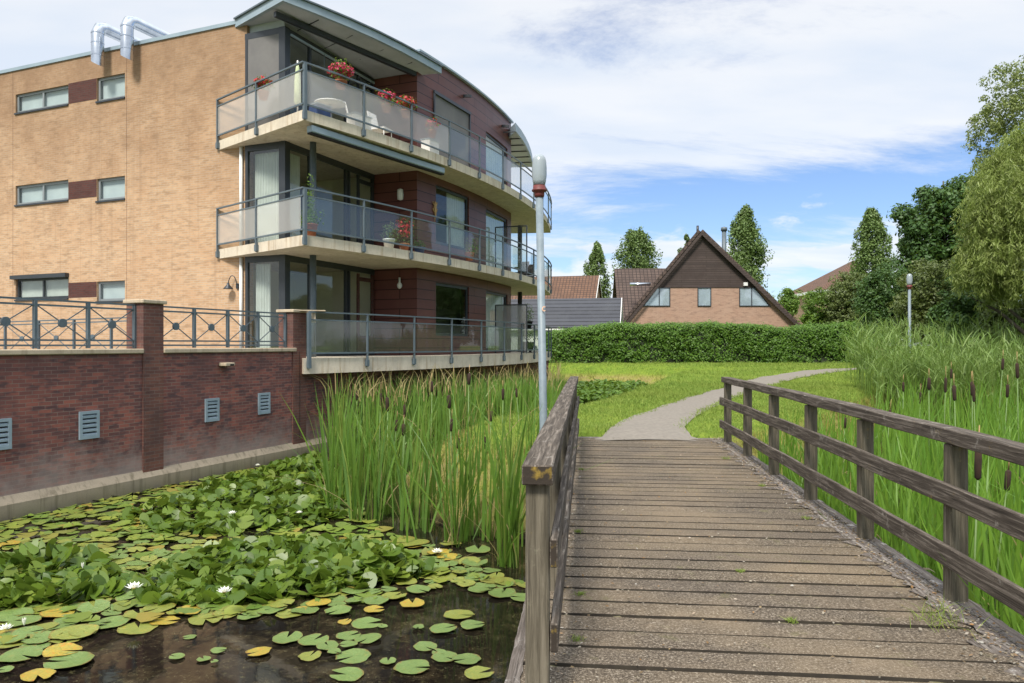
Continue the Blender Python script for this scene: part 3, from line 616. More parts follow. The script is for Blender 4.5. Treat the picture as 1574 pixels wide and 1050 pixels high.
# hedge
def hedge():
    Y0 = 47.5; x0 = W3(838, 0, Y0)[0]; x1 = W3(1322, 0, Y0)[0]; t = thing('garden_hedge', 'long dense dark green hedge with wavy top in front of the houses', 'hedge', ((x0+x1)/2, Y0, .4))
    n = 1; xs = np.linspace(x0, x1, 90)
    def toph(x): return 2.72 - .08*np.sin(x*.8) - .14*np.sin(x*.37+1) + .12*np.exp(-((x-x1)/5.)**2) + .05*np.sin(x*2.1) - .22*np.exp(-((x-x0)/3.)**2)
    V = []; 
    for x in xs:
        h = float(toph(x)); V += [(x, Y0, .1), (x, Y0-.05, h-.35), (x, Y0+.6, h-.12), (x, Y0+1.3, h-.3), (x, Y0+1.5, .1)]
    Fc = [(5*i+j, 5*i+j+1, 5*i+j+6, 5*i+j+5) for i in range(89) for j in range(4)]; npmesh('twigs', V, Fc, M['hedge_core'], t)
    k = 1500; x = RN.uniform(x0-.2, x1+.2, k); h = toph(x); z = .42 + (h-.42)*RN.uniform(0, 1, k)**.8; C = np.stack([x, Y0 - .15 + RN.uniform(-.12, .2, k) + .14*np.sin(x*1.3+z*2), z], 1)
    x = RN.uniform(x0, x1, 900); C2 = np.stack([x, Y0 + RN.uniform(0, 1.3, 900), toph(x) + RN.normal(-.06, .06, 900)], 1)
    P, N = clumps(np.concatenate([C, C2]), RN.uniform(.18, .42, 2400), 34); N = N + np.array([0, -.6, .3]); V, Fc = leafquads(P, RN.uniform(.07, .16, len(P)), N); npmesh('foliage', V, Fc, M['leaf_hedge'], t)
hedge()

# ------------------------------------------------------------------ houses beyond the hedge
def facepoly(m, pts): m.face(pts)
def window(parent, p, ax, w, h, nrm, frame='dark_frame', pane='house_glass', back=None, fw=.07, mull=(), name='window', depth=.10, shape=None):
    """p = lower corner, ax = unit vector along, nrm = outward unit normal"""
    p = Vector(p); m = MB(); o = p + nrm*-.02
    pts = shape or [(0, 0), (w, 0), (w, h), (0, h)]
    n = len(pts); c = (sum(a for a, _ in pts)/n, sum(b for _, b in pts)/n)
    for i in range(n):
        a = pts[i]; b = pts[(i+1) % n]; d = math.hypot(b[0]-a[0], b[1]-a[1]); t = ((b[0]-a[0])/d, (b[1]-a[1])/d); nn = (-t[1], t[0])
        tv = ax*t[0] + Zu*t[1]; nv = ax*nn[0] + Zu*nn[1]
        m.obox(o + ax*a[0] + Zu*a[1] + nrm*(.0004*i), tv*d, nv*fw, nrm*(.05+.0007*i))
    for x in mull: m.obox(o + ax*(x-fw/2) + nrm*.001, ax*fw, Zu*(h if not shape else h), nrm*.047)
    f = m.build(name, M[frame], parent)
    g = MB(); g.face([o + nrm*.02 + ax*a + Zu*b for a, b in pts]); g.build('pane', M[pane], f)
    if back: g = MB(); g.face([o + nrm*.004 + ax*a + Zu*b for a, b in pts]); g.build('blind', M[back], f)
    return f
def gable_house():
    Y = 54; t = thing('gabled_house', 'brick house with steep brown gable and dark boarded top behind the hedge', 'house', W3(1080, 520, Y)); X = Vector((1, 0, 0)); nr = Vector((0, -1, 0))
    pk = W(1077, 357, Y); le = W(955, 503, Y); ri = W(1222, 497, Y); zb = .3
    zs = W(0, 441, Y).z
    def sx(z, e): k = (pk.z - z)/(pk.z - e.z); return pk.x + (e.x-pk.x)*k
    m = MB(); poly = [(sx(zs, le), zs), (sx(le.z, le), le.z), (le.x, zb), (ri.x, zb), (ri.x, ri.z), (sx(zs, ri), zs)]
    m.face([(x, Y, z) for x, z in poly][::-1]); m.obox((le.x, Y+.01, zb), (ri.x-le.x, 0, 0), (2.5, 10, 0), (0, 0, 2.2)); m.build('wall', M['house_brick'], t)
    m = MB(); m.face([(sx(zs, le), Y-.03, zs), (sx(zs, ri), Y-.03, zs), (pk.x, Y-.03, pk.z)]); m.obox((sx(zs, le), Y-.05, zs-.05), (sx(zs, ri)-sx(zs, le), 0, 0), (0, .05, 0), (0, 0, .09)); m.build('boarded_gable', M['gable_boards'], t)
    m = MB()
    for e, s_ in ((le, -1), (ri, 1)):
        d = Vector((e.x-pk.x, 0, e.z-pk.z)); e2 = pk + d*1.04; n = Vector((d.z*-s_*-1, 0, abs(d.x))).normalized(); n = Vector((s_*abs(d.z), 0, abs(d.x))).normalized()
        o = pk + Vector((-.09, -.35, 0)); m.obox(o, d*1.04, Vector((2.9, 11, 0)), n*.22)
    m.build('roof', M['tile_brown'], t)
    m = MB()
    for e in (le, ri):
        d = (e - pk)*1.04; m.obox(pk + Vector((0, -.40, -.26)), d, Vector((0, .045, 0)), Vector((0, 0, .30)))
    m.build('verge_board', M['gable_boards'], t)
    # windows: left triangular, centre, right triangular
    def z(py): return W(0, py, Y).z
    def x(px): return W(px, 0, Y).x
    zb_, zt = z(471), z(442)
    for (a, b, sh) in ((988, 1030, 'l'), (1072, 1093, 'c'), (1136, 1184, 'r')):
        p = Vector((x(a), Y-.03, zb_)); w = x(b)-x(a); h = zt-zb_; s_ = None; mu = ()
        if sh == 'l': s_ = [(0, 0), (w, 0), (w, h), (w*.52, h)]; mu = (w*.6,)
        if sh == 'r': s_ = [(0, 0), (w, 0), (w*.50, h), (0, h)]; mu = (w*.40,)
        window(t, p, X, w, h, nr, 'dark_frame', 'house_glass', 'blind' if sh == 'c' else 'blind', .06, mu, shape=s_)
    fx = W(1113, 355, Y+3); MB().tube([(fx.x, Y+3, 6), fx], .17).lathe(fx, [(.24, 0), (.24, .25), (.02, .33)]).build('flue_pipe', M['steel'], t)
    MB().tube([(x(1075), Y+.5, pk.z-.1), (x(1075), Y+.5, pk.z+.55)], .09).build('vent_pipe', M['dark_frame'], t)
    MB().cbox((x(1145), Y-.12, z(437)), .14, .1, .12).build('alarm_box', M['white'], t)
gable_house()
def ridge_house(name, label, px0, px1, pyr, pye, Y, run, wallmat, roofmat, base=.3, hipl=0., hipr=0., gable_right=False):
    zr = W(0, pyr, Y+run).z; ze = W(0, pye, Y).z; x0, x1 = W(px0, 0, Y).x, W(px1, 0, Y).x; t = thing(name, label, 'house', ((x0+x1)/2, Y, base))
    MB().obox((x0+.3, Y+.3, base), (x1-x0-.6, 0, 0), (0, 2*run-.6, 0), (0, 0, ze-base+.1)).build('wall', M[wallmat], t)
    m = MB(); a, b, c, d = Vector((x0, Y, ze)), Vector((x1, Y, ze)), Vector((x1, Y+2*run, ze)), Vector((x0, Y+2*run, ze)); r0, r1 = Vector((x0+hipl, Y+run, zr)), Vector((x1-hipr, Y+run, zr))
    m.face([a, b, r1, r0]); m.face([c, d, r0, r1])
    if hipl: m.face([d, a, r0])
    if hipr: m.face([b, c, r1])
    m.face([a, d, c, b]); m.build('roof', M[roofmat], t)
    g = MB()
    if not hipr: g.face([b + Vector((-.12, 0, 0)), c + Vector((-.12, 0, 0)), r1 + Vector((-.12, 0, -.05))])
    if not hipl: g.face([a + Vector((.12, 0, 0)), d + Vector((.12, 0, 0)), r0 + Vector((.12, 0, -.05))])
    if g.f: g.build('gable', M[wallmat], t)
    m = MB(); m.obox((x0, Y-.06, ze-.14), (x1-x0, 0, 0), (0, .06, 0), (0, 0, .16)); m.build('gutter', M['white'], t)
    if not hipr:
        m = MB()
        for e in (b, c): m.obox(r1 + Vector((0, 0, -.22)), e-r1, Vector((.08, 0, 0)), Vector((0, 0, .26)))
        m.build('verge_board', M['white'], t)
    return t
def rot_house(name, label, gpx, gpe, yaw, Yc, half, length, zr, ze, wallmat, roofmat, base=.3, trim='white'):
    """gabled house; right gable end centred at gpx, ridge running away left along yaw"""
    c = Vector(((gpx-CX)/F*Yc, Yc, 0)); d = Vector((-math.cos(yaw), math.sin(yaw), 0)); s = Vector((-d.y, d.x, 0))   # s points to the camera side
    if s.y > 0: s = -s
    t = thing(name, label, 'house', (c.x, c.y, base)); a, b = c + s*half, c - s*half
    m = MB(); m.obox(a + Zu*base - s*.25 + d*.15, d*(length-.3), -s*(2*half-.5), Zu*(ze-base)); m.face([a - s*.25 + Zu*ze + d*.15, b + s*.25 + Zu*ze + d*.15, c + Zu*(zr-.12) + d*.15]); m.build('wall', M[wallmat], t)
    m = MB()
    for q in (a, b):
        o = q + Zu*(ze-.05); sl_ = (c + Zu*zr) - o; n = sl_.cross(d).normalized(); n = n if n.z > 0 else -n; m.obox(o, sl_, d*length, n*.12)
    m.build('roof', M[roofmat], t, grain=d)
    m = MB()
    for q in (a, b): o = q + Zu*(ze-.22); m.obox(o - d*.06, (c + Zu*zr) - (q + Zu*(ze-.05)), d*.055, Zu*.26)
    m.build('verge_board', M[trim], t)
    MB().obox(a + Zu*(ze-.16) + s*.02, d*length, s*.1, Zu*.1).build('gutter', M[trim], t); return t
rot_house('garden_shed', 'low outbuilding with dark grey ribbed roof and white trimmed gable end', 955, 0, math.radians(12), 51.5, 1.7, 9.0, 4.75, 2.75, 'white', 'tile_grey')
rot_house('brick_house', 'leftmost far house with brown tiled roof and white edged brick gable', 921, 0, math.radians(14), 70, 3.0, 10, 8.0, 5.2, 'house_brick', 'tile_red')
rw = rot_house('terraced_house', 'brown tiled roof of the house tucked behind the left slope of the gabled house', 1062, 0, math.radians(3), 61, 4.0, 6.2, 7.75, 3.2, 'house_brick', 'tile_brown', trim='gable_boards')
MB().tube([W(968, 437, 57.4), W(1000, 437, 57.4)], .12, 8).build('roof_pipe', M['galv'], rw)
fh = thing('hip_roof_house', 'far house with brown pyramid roof and white eaves left of the tall columnar tree', 'house', W3(1310, 500, 85)); q = [W(1259, 446, 84), W(1365, 446, 84)]; ap = W(1312, 400, 90)
m = MB(); bk = [v + Vector((0, 12, 0)) for v in q]; m.face([q[0], q[1], ap]); m.face([bk[1], bk[0], ap]); m.face([q[1], bk[1], ap]); m.face([bk[0], q[0], ap]); m.build('roof', M['tile_red'], fh)
MB().obox(q[0] + Vector((-.1, -.1, -.3)), (q[1].x-q[0].x+.2, 0, 0), (0, 12.2, 0), (0, 0, .32)).build('eaves', M['white'], fh)
MB().obox((q[0].x+.3, 84.3, .2), (q[1].x-q[0].x-.6, 0, 0), (0, 11.4, 0), (0, 0, q[0].z-.5)).build('wall', M['house_brick'], fh)
ff = thing('flat_roof_building', 'distant low flat roofed building left of the pyramid roof', 'building', W3(1240, 500, 95)); a = W(1222, 455, 95)
MB().obox((a.x, 95, .2), (3.2, 0, 0), (0, 6, 0), (0, 0, a.z-.2)).build('wall', M['white'], ff); MB().obox((a.x-.1, 94.9, a.z), (3.4, 0, 0), (0, 6.2, 0), (0, 0, .35)).build('roof_edge', M['canopy'], ff)
MB().obox((a.x+.4, 94.93, a.z-1.1), (2.2, 0, 0), (0, .05, 0), (0, 0, .7)).build('window', M['dark_frame'], ff)

# ------------------------------------------------------------------ apartment building
Z0, Z1, Z2, ZR = 1.28, 4.19, 7.14, 10.28; SL = .25
P0 = Vector((-7.99, 20.34, 0)); G0 = Vector((-5.93, 19.5, 0)); R0 = Vector((-7.07, 19.96, 0)); H0 = Vector((-4.34, 23.3, 0)); I0 = Vector((-2.88, 22.70, 0)); C0 = Vector((-4.9, 17.6, 0))
YW = P0 + B*0; nY = -A            # yellow wall plane, outward normal
apt = thing('apartment_building', 'three storey apartment block of yellow brick with dark red cladding and curved balconies', 'building', (-8, 24, -1.08))
def arc(s, off=0):
    th0 = math.radians(38); th = th0 - s/32.0; R = 32.0
    p = Vector((C0.x + R*(math.cos(th)-math.cos(th0)), C0.y + R*(math.sin(th0)-math.sin(th)), 0)); n = Vector((math.cos(th), -math.sin(th), 0))
    return p + n*off, n, Vector((math.sin(th), math.cos(th), 0))
LR, RR = 7.95, 33.0
def redw(s, off=0):
    th0 = math.radians(21) + LR/2/RR; th = th0 - s/RR
    p = Vector((I0.x + RR*(math.cos(th)-math.cos(th0)), I0.y + RR*(math.sin(th0)-math.sin(th)), 0)); n = Vector((math.cos(th), -math.sin(th), 0))
    return p + n*off, n, Vector((math.sin(th), math.cos(th), 0))
J0 = redw(LR)[0]
def holes_wall(name, mapf, s0, s1, z0, z1, holes, mat, parent, thick=.22, cuts=1):
    """mapf(s, z, depth) -> point; outer skin with rectangular openings and reveals"""
    ss_ = sorted(set([s0, s1] + [h[0] for h in holes] + [h[1] for h in holes] + [s0 + (s1-s0)*k/cuts for k in range(1, cuts)])); zs = sorted(set([z0, z1] + [h[2] for h in holes] + [h[3] for h in holes]))
    m = MB()
    for a, b in zip(ss_, ss_[1:]):
        for c, d in zip(zs, zs[1:]):
            sm, zm = (a+b)/2, (c+d)/2
            if any(h[0] < sm < h[1] and h[2] < zm < h[3] for h in holes): continue
            m.face([mapf(a, c, 0), mapf(b, c, 0), mapf(b, d, 0), mapf(a, d, 0)]); m.face([mapf(a, c, thick), mapf(a, d, thick), mapf(b, d, thick), mapf(b, c, thick)])
    for h in holes:
        a, b, c, d = h[:4]
        for (p, q) in (((a, c), (b, c)), ((b, c), (b, d)), ((b, d), (a, d)), ((a, d), (a, c))): m.face([mapf(p[0], p[1], 0), mapf(q[0], q[1], 0), mapf(q[0], q[1], thick), mapf(p[0], p[1], thick)])
    for a, b in ((s0, s0), (s1, s1)): m.face([mapf(a, z0, 0), mapf(a, z1, 0), mapf(a, z1, thick), mapf(a, z0, thick)])
    m.face([mapf(s0, z1, 0), mapf(s1, z1, 0), mapf(s1, z1, thick), mapf(s0, z1, thick)])
    return m.build(name, mat, parent, recalc=False)
def ys(px): r = (px-CX)/F; return (P0.x - r*P0.y)/(r*B.y - B.x)
def yz(px, py): s = ys(px); return EYE + (HZ-py)/F*(P0.y + s*B.y)
def ymap(s, z, d): p = P0 + B*s - nY*d; return Vector((p.x, p.y, z))
sR = -(R0 - P0).length; yholes = []; wins = []
for (ya, yb) in ((142, 172), (288, 319), (437, 470)):
    s1, s0 = ys(24), ys(105); yholes.append((s0, s1, yz(105, yb-12), yz(105, ya-12))); wins.append((s0, s1, yz(105, yb-12), yz(105, ya-12), 2))
for (ya, yb) in ((112, 149), (270, 305), (431, 462)):
    s1, s0 = ys(149), ys(192); yholes.append((s0, s1, yz(192, yb), yz(192, ya))); wins.append((s0, s1, yz(192, yb), yz(192, ya), 1))
for h, w2 in zip(list(yholes[:3]), yholes[3:]):
    pass
SE = 15.0
holes_wall('yellow_brick_wall', lambda s, z, d: ymap(s, z, d), sR, SE, .9, 10.2, yholes, M['yellow_brick'], apt, .25)
MB().obox(P0 + B*SE + Zu*.9 - nY*.26, A*12, B*.25, Zu*9.3).build('side_wall', M['yellow_brick'], apt)
MB().obox(P0 + B*(sR-.02) + nY*.04 + Zu*10.2, B*(SE-sR+.06), A*.34, Zu*.10).build('roof_edge', M['canopy'], apt)
for k, (s0, s1, z0, z1, n) in enumerate(wins):
    o = ymap(s1-.002, z0+.002, .09); w_, h_ = s1-s0-.004, z1-z0-.004
    f = window(apt, o, -B, w_, h_, nY, 'win_frame_grey' if n == 1 or k < 2 else 'dark_frame', 'window_glass', None, .07, (w_*.5,) if n == 2 else ())
    g = MB(); q = ymap(s1, z0, .16); g.face([q, q - B*w_, q - B*w_ + Zu*h_, q + Zu*h_]); g.build('blind', M['blind'] if k != 2 else M['curtain'], f)
    MB().obox(ymap(s1+.02, z0-.05, 0) + nY*.04, -B*(w_+.04), -nY*.12, Zu*.05).build('window_sill', M['dark_frame'], apt)
for i in range(3):
    a = wins[i]; b = wins[i+3]; s0, s1 = b[1], a[0]
    MB().obox(ymap(s0+.01, a[2], 0) + nY*.006, B*(s1-s0-.02), nY*-.05, Zu*(b[3]-a[2])*1.0).build('brown_brick_panel', M['brown_brick'], apt)
x = wins[2]; MB().obox(ymap(x[1]+.08, x[3]-.02, 0) + nY*.14, -B*(x[1]-x[0]+.12), -nY*.13, Zu*.12).build('screen_box', M['dark_frame'], apt)
MB().obox(ymap(ys(193)-.05, 1.0, -.001), B*.008, nY*.002, Zu*9.18).build('movement_joint', M['brown_brick'], apt); MB().obox(ymap(ys(22)+.06, 1.0, -.001), B*.008, nY*.002, Zu*9.18).build('movement_joint', M['brown_brick'], apt)
# interior shells
m = MB()
for zf in (Z0, Z1, Z2):
    m.obox(G0 + B*5.2 + A*.2 + Zu*zf, A*7.5, B*.1, Zu*2.7); m.obox(H0 + A*.12 + B*.1 + Zu*zf, B*5.2, A*.1, Zu*2.7); m.obox(P0 + B*.9 - nY*.4 + Zu*zf, A*4, B*.1, Zu*2.7)
m.prism([(-4.2, 23.8), (-4.4, 24.0), (-9.0, 33.5), (-8.8, 33.5)], Z0, 9.8)
m.prism([(-9, 33.4), (-20, 36.5), (-20, 36.7), (-9, 33.6)], Z0, 9.8)
m.build('interior_wall', M['plaster'], apt)
# slabs
arcp = [arc(19.3*k/26)[0] for k in range(27)]; PE = arcp[-1]
def slabpoly(inset=0): return [(P0.x+.0, P0.y)] + [(p.x, p.y) for p in arcp] + [(-7, 36.2), (-14, 33), (P0.x + B.x*6 - A.x*-.3, P0.y + B.y*6 + .35), (P0.x + B.x*.3 + A.x*.3, P0.y + B.y*.3 + A.y*.3)]
for zt, th in ((Z1, SL), (Z2, SL), (Z0, .37)):
    poly = slabpoly()
    if zt == Z0: poly = [(C0.x, C0.y)] + poly[2:-1] + [(-8.6, 21.2), (-5.35, 18.6)]
    m = MB(); m.prism(poly, zt-th, zt); m.build('balcony_slab', M['concrete'], apt)
# terrace at ground floor between the red wall and the yellow wall
MB().prism([(-5.35, 18.2), (-9.2, 8.9), (-22, 13), (-21, 25.2), (-8.2, 20.9), (-5.2, 19.8)], .95, 1.27).build('terrace', M['paving'], apt)
# roof, near canopy, far canopy
MB().prism([(R0.x+.02, R0.y+.1), (G0.x, G0.y), (H0.x, H0.y), (I0.x, I0.y+.1)] + [tuple(redw(LR*k/8, -.1)[0][:2]) for k in range(1, 9)] + [(-7, 33), (-16, 36), (-20, 26), (-8, 20.5)], 9.86, 10.18).build('roof_slab', M['canopy_under'], apt)
Q0 = Vector((-7.40, 20.12, 0)); AP = Vector((-5.65, 18.50, 0)); E0 = Vector((-2.20, 22.95, 0))
cpts = [(Q0.x, Q0.y), (AP.x, AP.y)] + [tuple((AP.lerp(E0, k/6) + Vector((.79, -.61, 0))*.22*math.sin(math.pi*k/6))[:2]) for k in range(1, 7)] + [(I0.x+.1, I0.y+.25), (H0.x, H0.y+.2), (-6.5, 21)]
cz = [10.14, 10.10] + [10.10 - .17*k/6 for k in range(1, 7)] + [9.87, 9.87, 9.95]
m = MB(); n_ = len(cpts); cen = (-4.6, 20.9)
for dz_ in (0, .06): 
    for k in range(n_): a_, b_ = k, (k+1) % n_; m.face([(cpts[a_][0], cpts[a_][1], cz[a_]+dz_), (cpts[b_][0], cpts[b_][1], cz[b_]+dz_), (cen[0], cen[1], 9.95+dz_)])
m.build('canopy_soffit', M['canopy_under'], apt, recalc=False)
cp = [Vector((x, y, 0)) for x, y in cpts[:8]]
MB().sweep([v + Zu*(z_-.02) for v, z_ in zip(cp, cz)], .10, .20).build('canopy_fascia', M['canopy'], apt)
MB().sweep([v + Zu*(z_+.182) for v, z_ in zip(cp, cz)], .20, .04).build('canopy_trim', M['steel'], apt)
ins = Vector((-.79, .61, 0))
MB().bar(Vector((-6.0, 18.93, 9.97)), Vector((-2.93, 22.75, 9.82)), .11, .13).build('canopy_beam', M['dark_frame'], apt)
m = MB()
for k in range(1, 5):
    p = AP.lerp(E0, k/5); m.bar(p + ins*.08 + Zu*(10.07-.15*k/5), p + ins*(1.7-.2*k) + Zu*(9.97-.07*k/5), .02, .02)
m.build('canopy_rib', M['dark_frame'], apt)
FC = [redw(LR-.3)[0]] + [arc(12.6+k*1.0, -.62 - .04*k)[0] for k in range(7)] + [Vector((-3, 35.2, 0))]
MB().prism([tuple(v[:2]) for v in FC], 9.86, 9.95).build('canopy_soffit', M['canopy_under'], apt)
MB().sweep([v + Zu*9.84 for v in FC[:-1]], .10, .32).build('canopy_fascia', M['canopy'], apt)
m = MB()
for k in range(1, 7): m.bar(FC[k] + Zu*9.84, FC[k] + Vector((-2.4, .4, 9.84)), .05, .04)
m.build('canopy_rib', M['dark_frame'], apt)
# red cladding: recess face H-I and the long curved face
def rmap(s, z, d): p = redw(s, -d)[0]; return Vector((p.x, p.y, z))
def rs(px):
    best = min((abs((lambda q: CX + F*q.x/q.y)(redw(LR*k/800)[0]) - px), LR*k/800) for k in range(801)); return best[1]
def rz(px, py): q = redw(rs(px))[0]; return EYE + (HZ-py)/F*q.y
for fl, (zb, zt) in enumerate(((Z0, Z1-SL), (Z1, Z2-SL), (Z2, 10.50))):
    hs = []; sA, sB = rs(670), rs(721); sC, sD = rs(747), rs(780)
    if fl == 0: hs = [(sA, sB, rz(671, 516), rz(671, 434)), (sC, sD, Z0+.1, rz(750, 447))]
    if fl == 1: hs = [(sA, sB, rz(671, 374), rz(671, 284)), (sC, sD, Z1+.1, rz(750, 322))]
    if fl == 2: hs = [(rs(667), sB, Z2+.25, rz(667, 143)), (sC, sD, Z2+.1, rz(745, 200))]
    holes_wall('red_cladding', rmap, 0, LR, zb, zt, hs, M['cladding'], apt, .2, 10)
    for k, (s0, s1, z0, z1) in enumerate(hs):
        q, n, tg = redw((s0+s1)/2, -.10); ax = tg; o = q - tg*(s1-s0)/2 + Zu*z0; w_, h_ = (s1-s0), z1-z0
        if fl == 2 and k == 0:
            MB().obox(q - tg*(w_/2-.004) + n*.05 + Zu*z0, tg*(w_-.008), n*.02, Zu*(h_)).build('roller_screen', M['shutter'], apt); rf_ = MB(); [rf_.obox(q + tg*a_ + n*.08 + Zu*(z0-.03), tg*.06, n*.045, Zu*(h_+.06)) for a_ in (-w_/2-.05, w_/2-.01)]; rf_.obox(q - tg*(w_/2+.05) + n*.08 + Zu*(z0+h_-.02), tg*(w_+.1), n*.06, Zu*.10); rf_.build('screen_frame', M['dark_frame'], apt); continue
        f = window(apt, o, ax, w_, h_, n, 'dark_frame', 'window_glass', None, .09, () if k == 0 else ())
        bk = MB(); c = o - n*1.6; 
        cu = MB(); nn = 40; a0 = .0 if (fl, k) != (1, 0) else .45; 
        for j in range(nn):
            t0, t1 = a0 + (1-a0)*j/nn, a0 + (1-a0)*(j+1)/nn; d0, d1 = .10 + .03*math.sin(j*1.6), .10 + .03*math.sin((j+1)*1.6)
            cu.face([o + ax*w_*t0 - n*d0, o + ax*w_*t1 - n*d1, o + ax*w_*t1 - n*d1 + Zu*h_, o + ax*w_*t0 - n*d0 + Zu*h_])
        if (fl, k) in ((1, 0), (1, 1), (0, 1), (2, 1)): cu.build('curtain', M['curtain'], f, recalc=False)
        MB().obox(q - n*2.2 - tg*2 + Zu*(zb+.05), tg*4, n*.05, Zu*(zt-zb-.1)).build('interior_wall', M['plaster'], apt)
    # recess face
    MB().obox(H0 + Zu*zb, (I0-H0), A*.2, Zu*((zt if fl < 2 else 9.86)-zb)).build('red_cladding', M['cladding'], apt)
    MB().obox(J0 + Zu*zb, B*4.0, -A*.15, Zu*((zt if fl < 2 else 10.5)-zb)).build('red_cladding', M['cladding'], apt)
# parapet of the curved wall
MB().sweep([redw(LR*k/16, .03)[0] + Zu*10.50 for k in range(17)], .16, .06).build('roof_edge', M['canopy'], apt)
for s in (2.9, 6.6, 7.7):
    q, n, tg = redw(s, .0); MB().bar(q + Zu*10.02, q + n*.28 + Zu*9.98, .07, .09).build('bracket', M['dark_frame'], apt)
# glazed corner R-G and long glazing G-H
def glazing(zb, zt, fl):
    fm = MB(); dirR = (R0-G0).normalized(); LRG = (R0-G0).length; nR = nY
    fw = .085
    def frame(o, ax, w_, nrm, posts):
        fm.obox(o + Zu*zb, ax*w_, nrm*.08, Zu*.10); fm.obox(o + Zu*(zt-.16), ax*w_, nrm*.08, Zu*.16)
        for x_ in posts: fm.obox(o + ax*(x_-fw/2) + Zu*(zb+.1) + nrm*.002, ax*fw, nrm*.078, Zu*(zt-zb-.26))
    frame(G0 + dirR*.09, dirR, LRG-.09, nR, [LRG-.14])
    nG = Vector((A.y, -A.x, 0)); LGH = (H0-G0).length
    frame(G0 + A*.09, A, LGH-.09, nG, [.88, 2.55, 2.7, 3.95])
    fm.cbox(G0 + Zu*(zb+zt)/2 + nG*.0, .10, .10, (zt-zb)/2-.001, A)
    f = fm.build('window_frame', M['dark_frame'], apt)
    g = MB(); o = G0 + nR*.04
    if fl == 2:
        MB().obox(G0 + dirR*.1 + nR*.05 + Zu*(zb+.1), dirR*(LRG-.2), nR*.025, Zu*(zt-zb-.26)).build('roller_screen', M['shutter'], f)
    g.face([o + dirR*.05 + Zu*(zb+.1), o + dirR*LRG + Zu*(zb+.1), o + dirR*LRG + Zu*(zt-.16), o + dirR*.05 + Zu*(zt-.16)])
    o = G0 + nG*.04; g.face([o + Zu*(zb+.1), o + A*LGH + Zu*(zb+.1), o + A*LGH + Zu*(zt-.16), o + Zu*(zt-.16)]); g.build('pane', M['window_glass'], f)
    dm = MB(); dm.obox(H0 - A*.95 + nG*.05 + Zu*(zb+.1), A*.10, nG*.05, Zu*(zt-zb-.3)); dm.obox(H0 - A*.18 + nG*.05 + Zu*(zb+.1), A*.10, nG*.05, Zu*(zt-zb-.3)); dm.obox(H0 - A*.85 + nG*.05 + Zu*(zt-.42), A*.67, nG*.05, Zu*.12); dm.obox(H0 - A*.85 + nG*.05 + Zu*(zb+.1), A*.67, nG*.05, Zu*.5)
    dm.build('balcony_door', M['brown_brick'] if fl == 0 else M['dark_frame'], apt)
    # curtains behind the corner pane
    spans = {0: [(R0 - dirR*.15, -dirR, .48)], 1: [(R0 - dirR*.12, -dirR, .98)], 2: []}[fl]
    for o, ax, w_ in spans:
        cu = MB(); nn = int(w_*44)
        for j in range(nn):
            p, q = w_*j/nn, w_*(j+1)/nn; d0, d1 = .17 + .022*math.sin(j*1.5), .17 + .022*math.sin((j+1)*1.5)
            cu.face([o + ax*p - nR*d0 + Zu*(zb+.08), o + ax*q - nR*d1 + Zu*(zb+.08), o + ax*q - nR*d1 + Zu*(zt-.18), o + ax*p - nR*d0 + Zu*(zt-.18)], True)
        cu.build('curtain', M['curtain'], f, recalc=False)
    if fl < 2:
        cu = MB(); nn = 30
        for j in range(nn):
            p, q = .15 + .7*j/nn, .15 + .7*(j+1)/nn; d0, d1 = .17 + .02*math.sin(j*1.5), .17 + .02*math.sin((j+1)*1.5); o = G0
            if fl == 0 and j > 12: break
            cu.face([o + A*p - nG*d0 + Zu*(zb+.08), o + A*q - nG*d1 + Zu*(zb+.08), o + A*q - nG*d1 + Zu*(zt-.18), o + A*p - nG*d0 + Zu*(zt-.18)], True)
        if fl == 1: cu.build('curtain', M['curtain'], f, recalc=False)
glazing(Z0, Z1-SL, 0); glazing(Z1, Z2-SL, 1); glazing(Z2, 9.86, 2)
for zb, zt in ((Z0, Z1-SL), (Z1, Z2-SL)):
    MB().tube([(-5.2, 19.55, zb), (-5.2, 19.55, zt)], .085, 14).build('column', M['steel'], apt)
    MB().tube([(.35, 33.2, zb), (.35, 33.2, zt)], .10, 12).build('column', M['dark_frame'], apt)
s_ = ys(373); MB().tube([ymap(s_, 1.3, -.06), ymap(s_, Z1-SL-.01, -.06)], .045, 10).build('drainpipe', M['white'], apt); MB().tube([ymap(s_, Z1+.01, -.06), ymap(s_, Z2-SL-.01, -.06)], .045, 10).build('drainpipe', M['white'], apt)
# rolled awning under the top balcony
a0, n0, _ = arc(.25, -.12); a1, n1, _ = arc(5.45, -.16); aw = MB().bar(a0 + Zu*6.76, a1 + Zu*6.76, .20, .17).build('awning_box', M['canopy'], apt, bevel=.02)
MB().bar(a0 + Zu*6.655, a1 + Zu*6.655, .14, .035).build('awning_slot', M['black'], aw)
# open awning arms of the top floor
m = MB(); m.bar(G0 + A*.1 + Vector((A.y, -A.x, 0))*.12 + Zu*9.70, H0 + Vector((A.y, -A.x, 0))*.12 - A*.1 + Zu*9.70, .05, .05); m.build('awning_bar', M['canopy'], apt)
m = MB()
for k in (1.5, 2.3): 
    p = G0 + A*k + Vector((A.y, -A.x, 0))*.14; m.bar(p + Zu*9.2, p + Zu*9.70, .02)
m.build('awning_arm', M['steel'], apt)
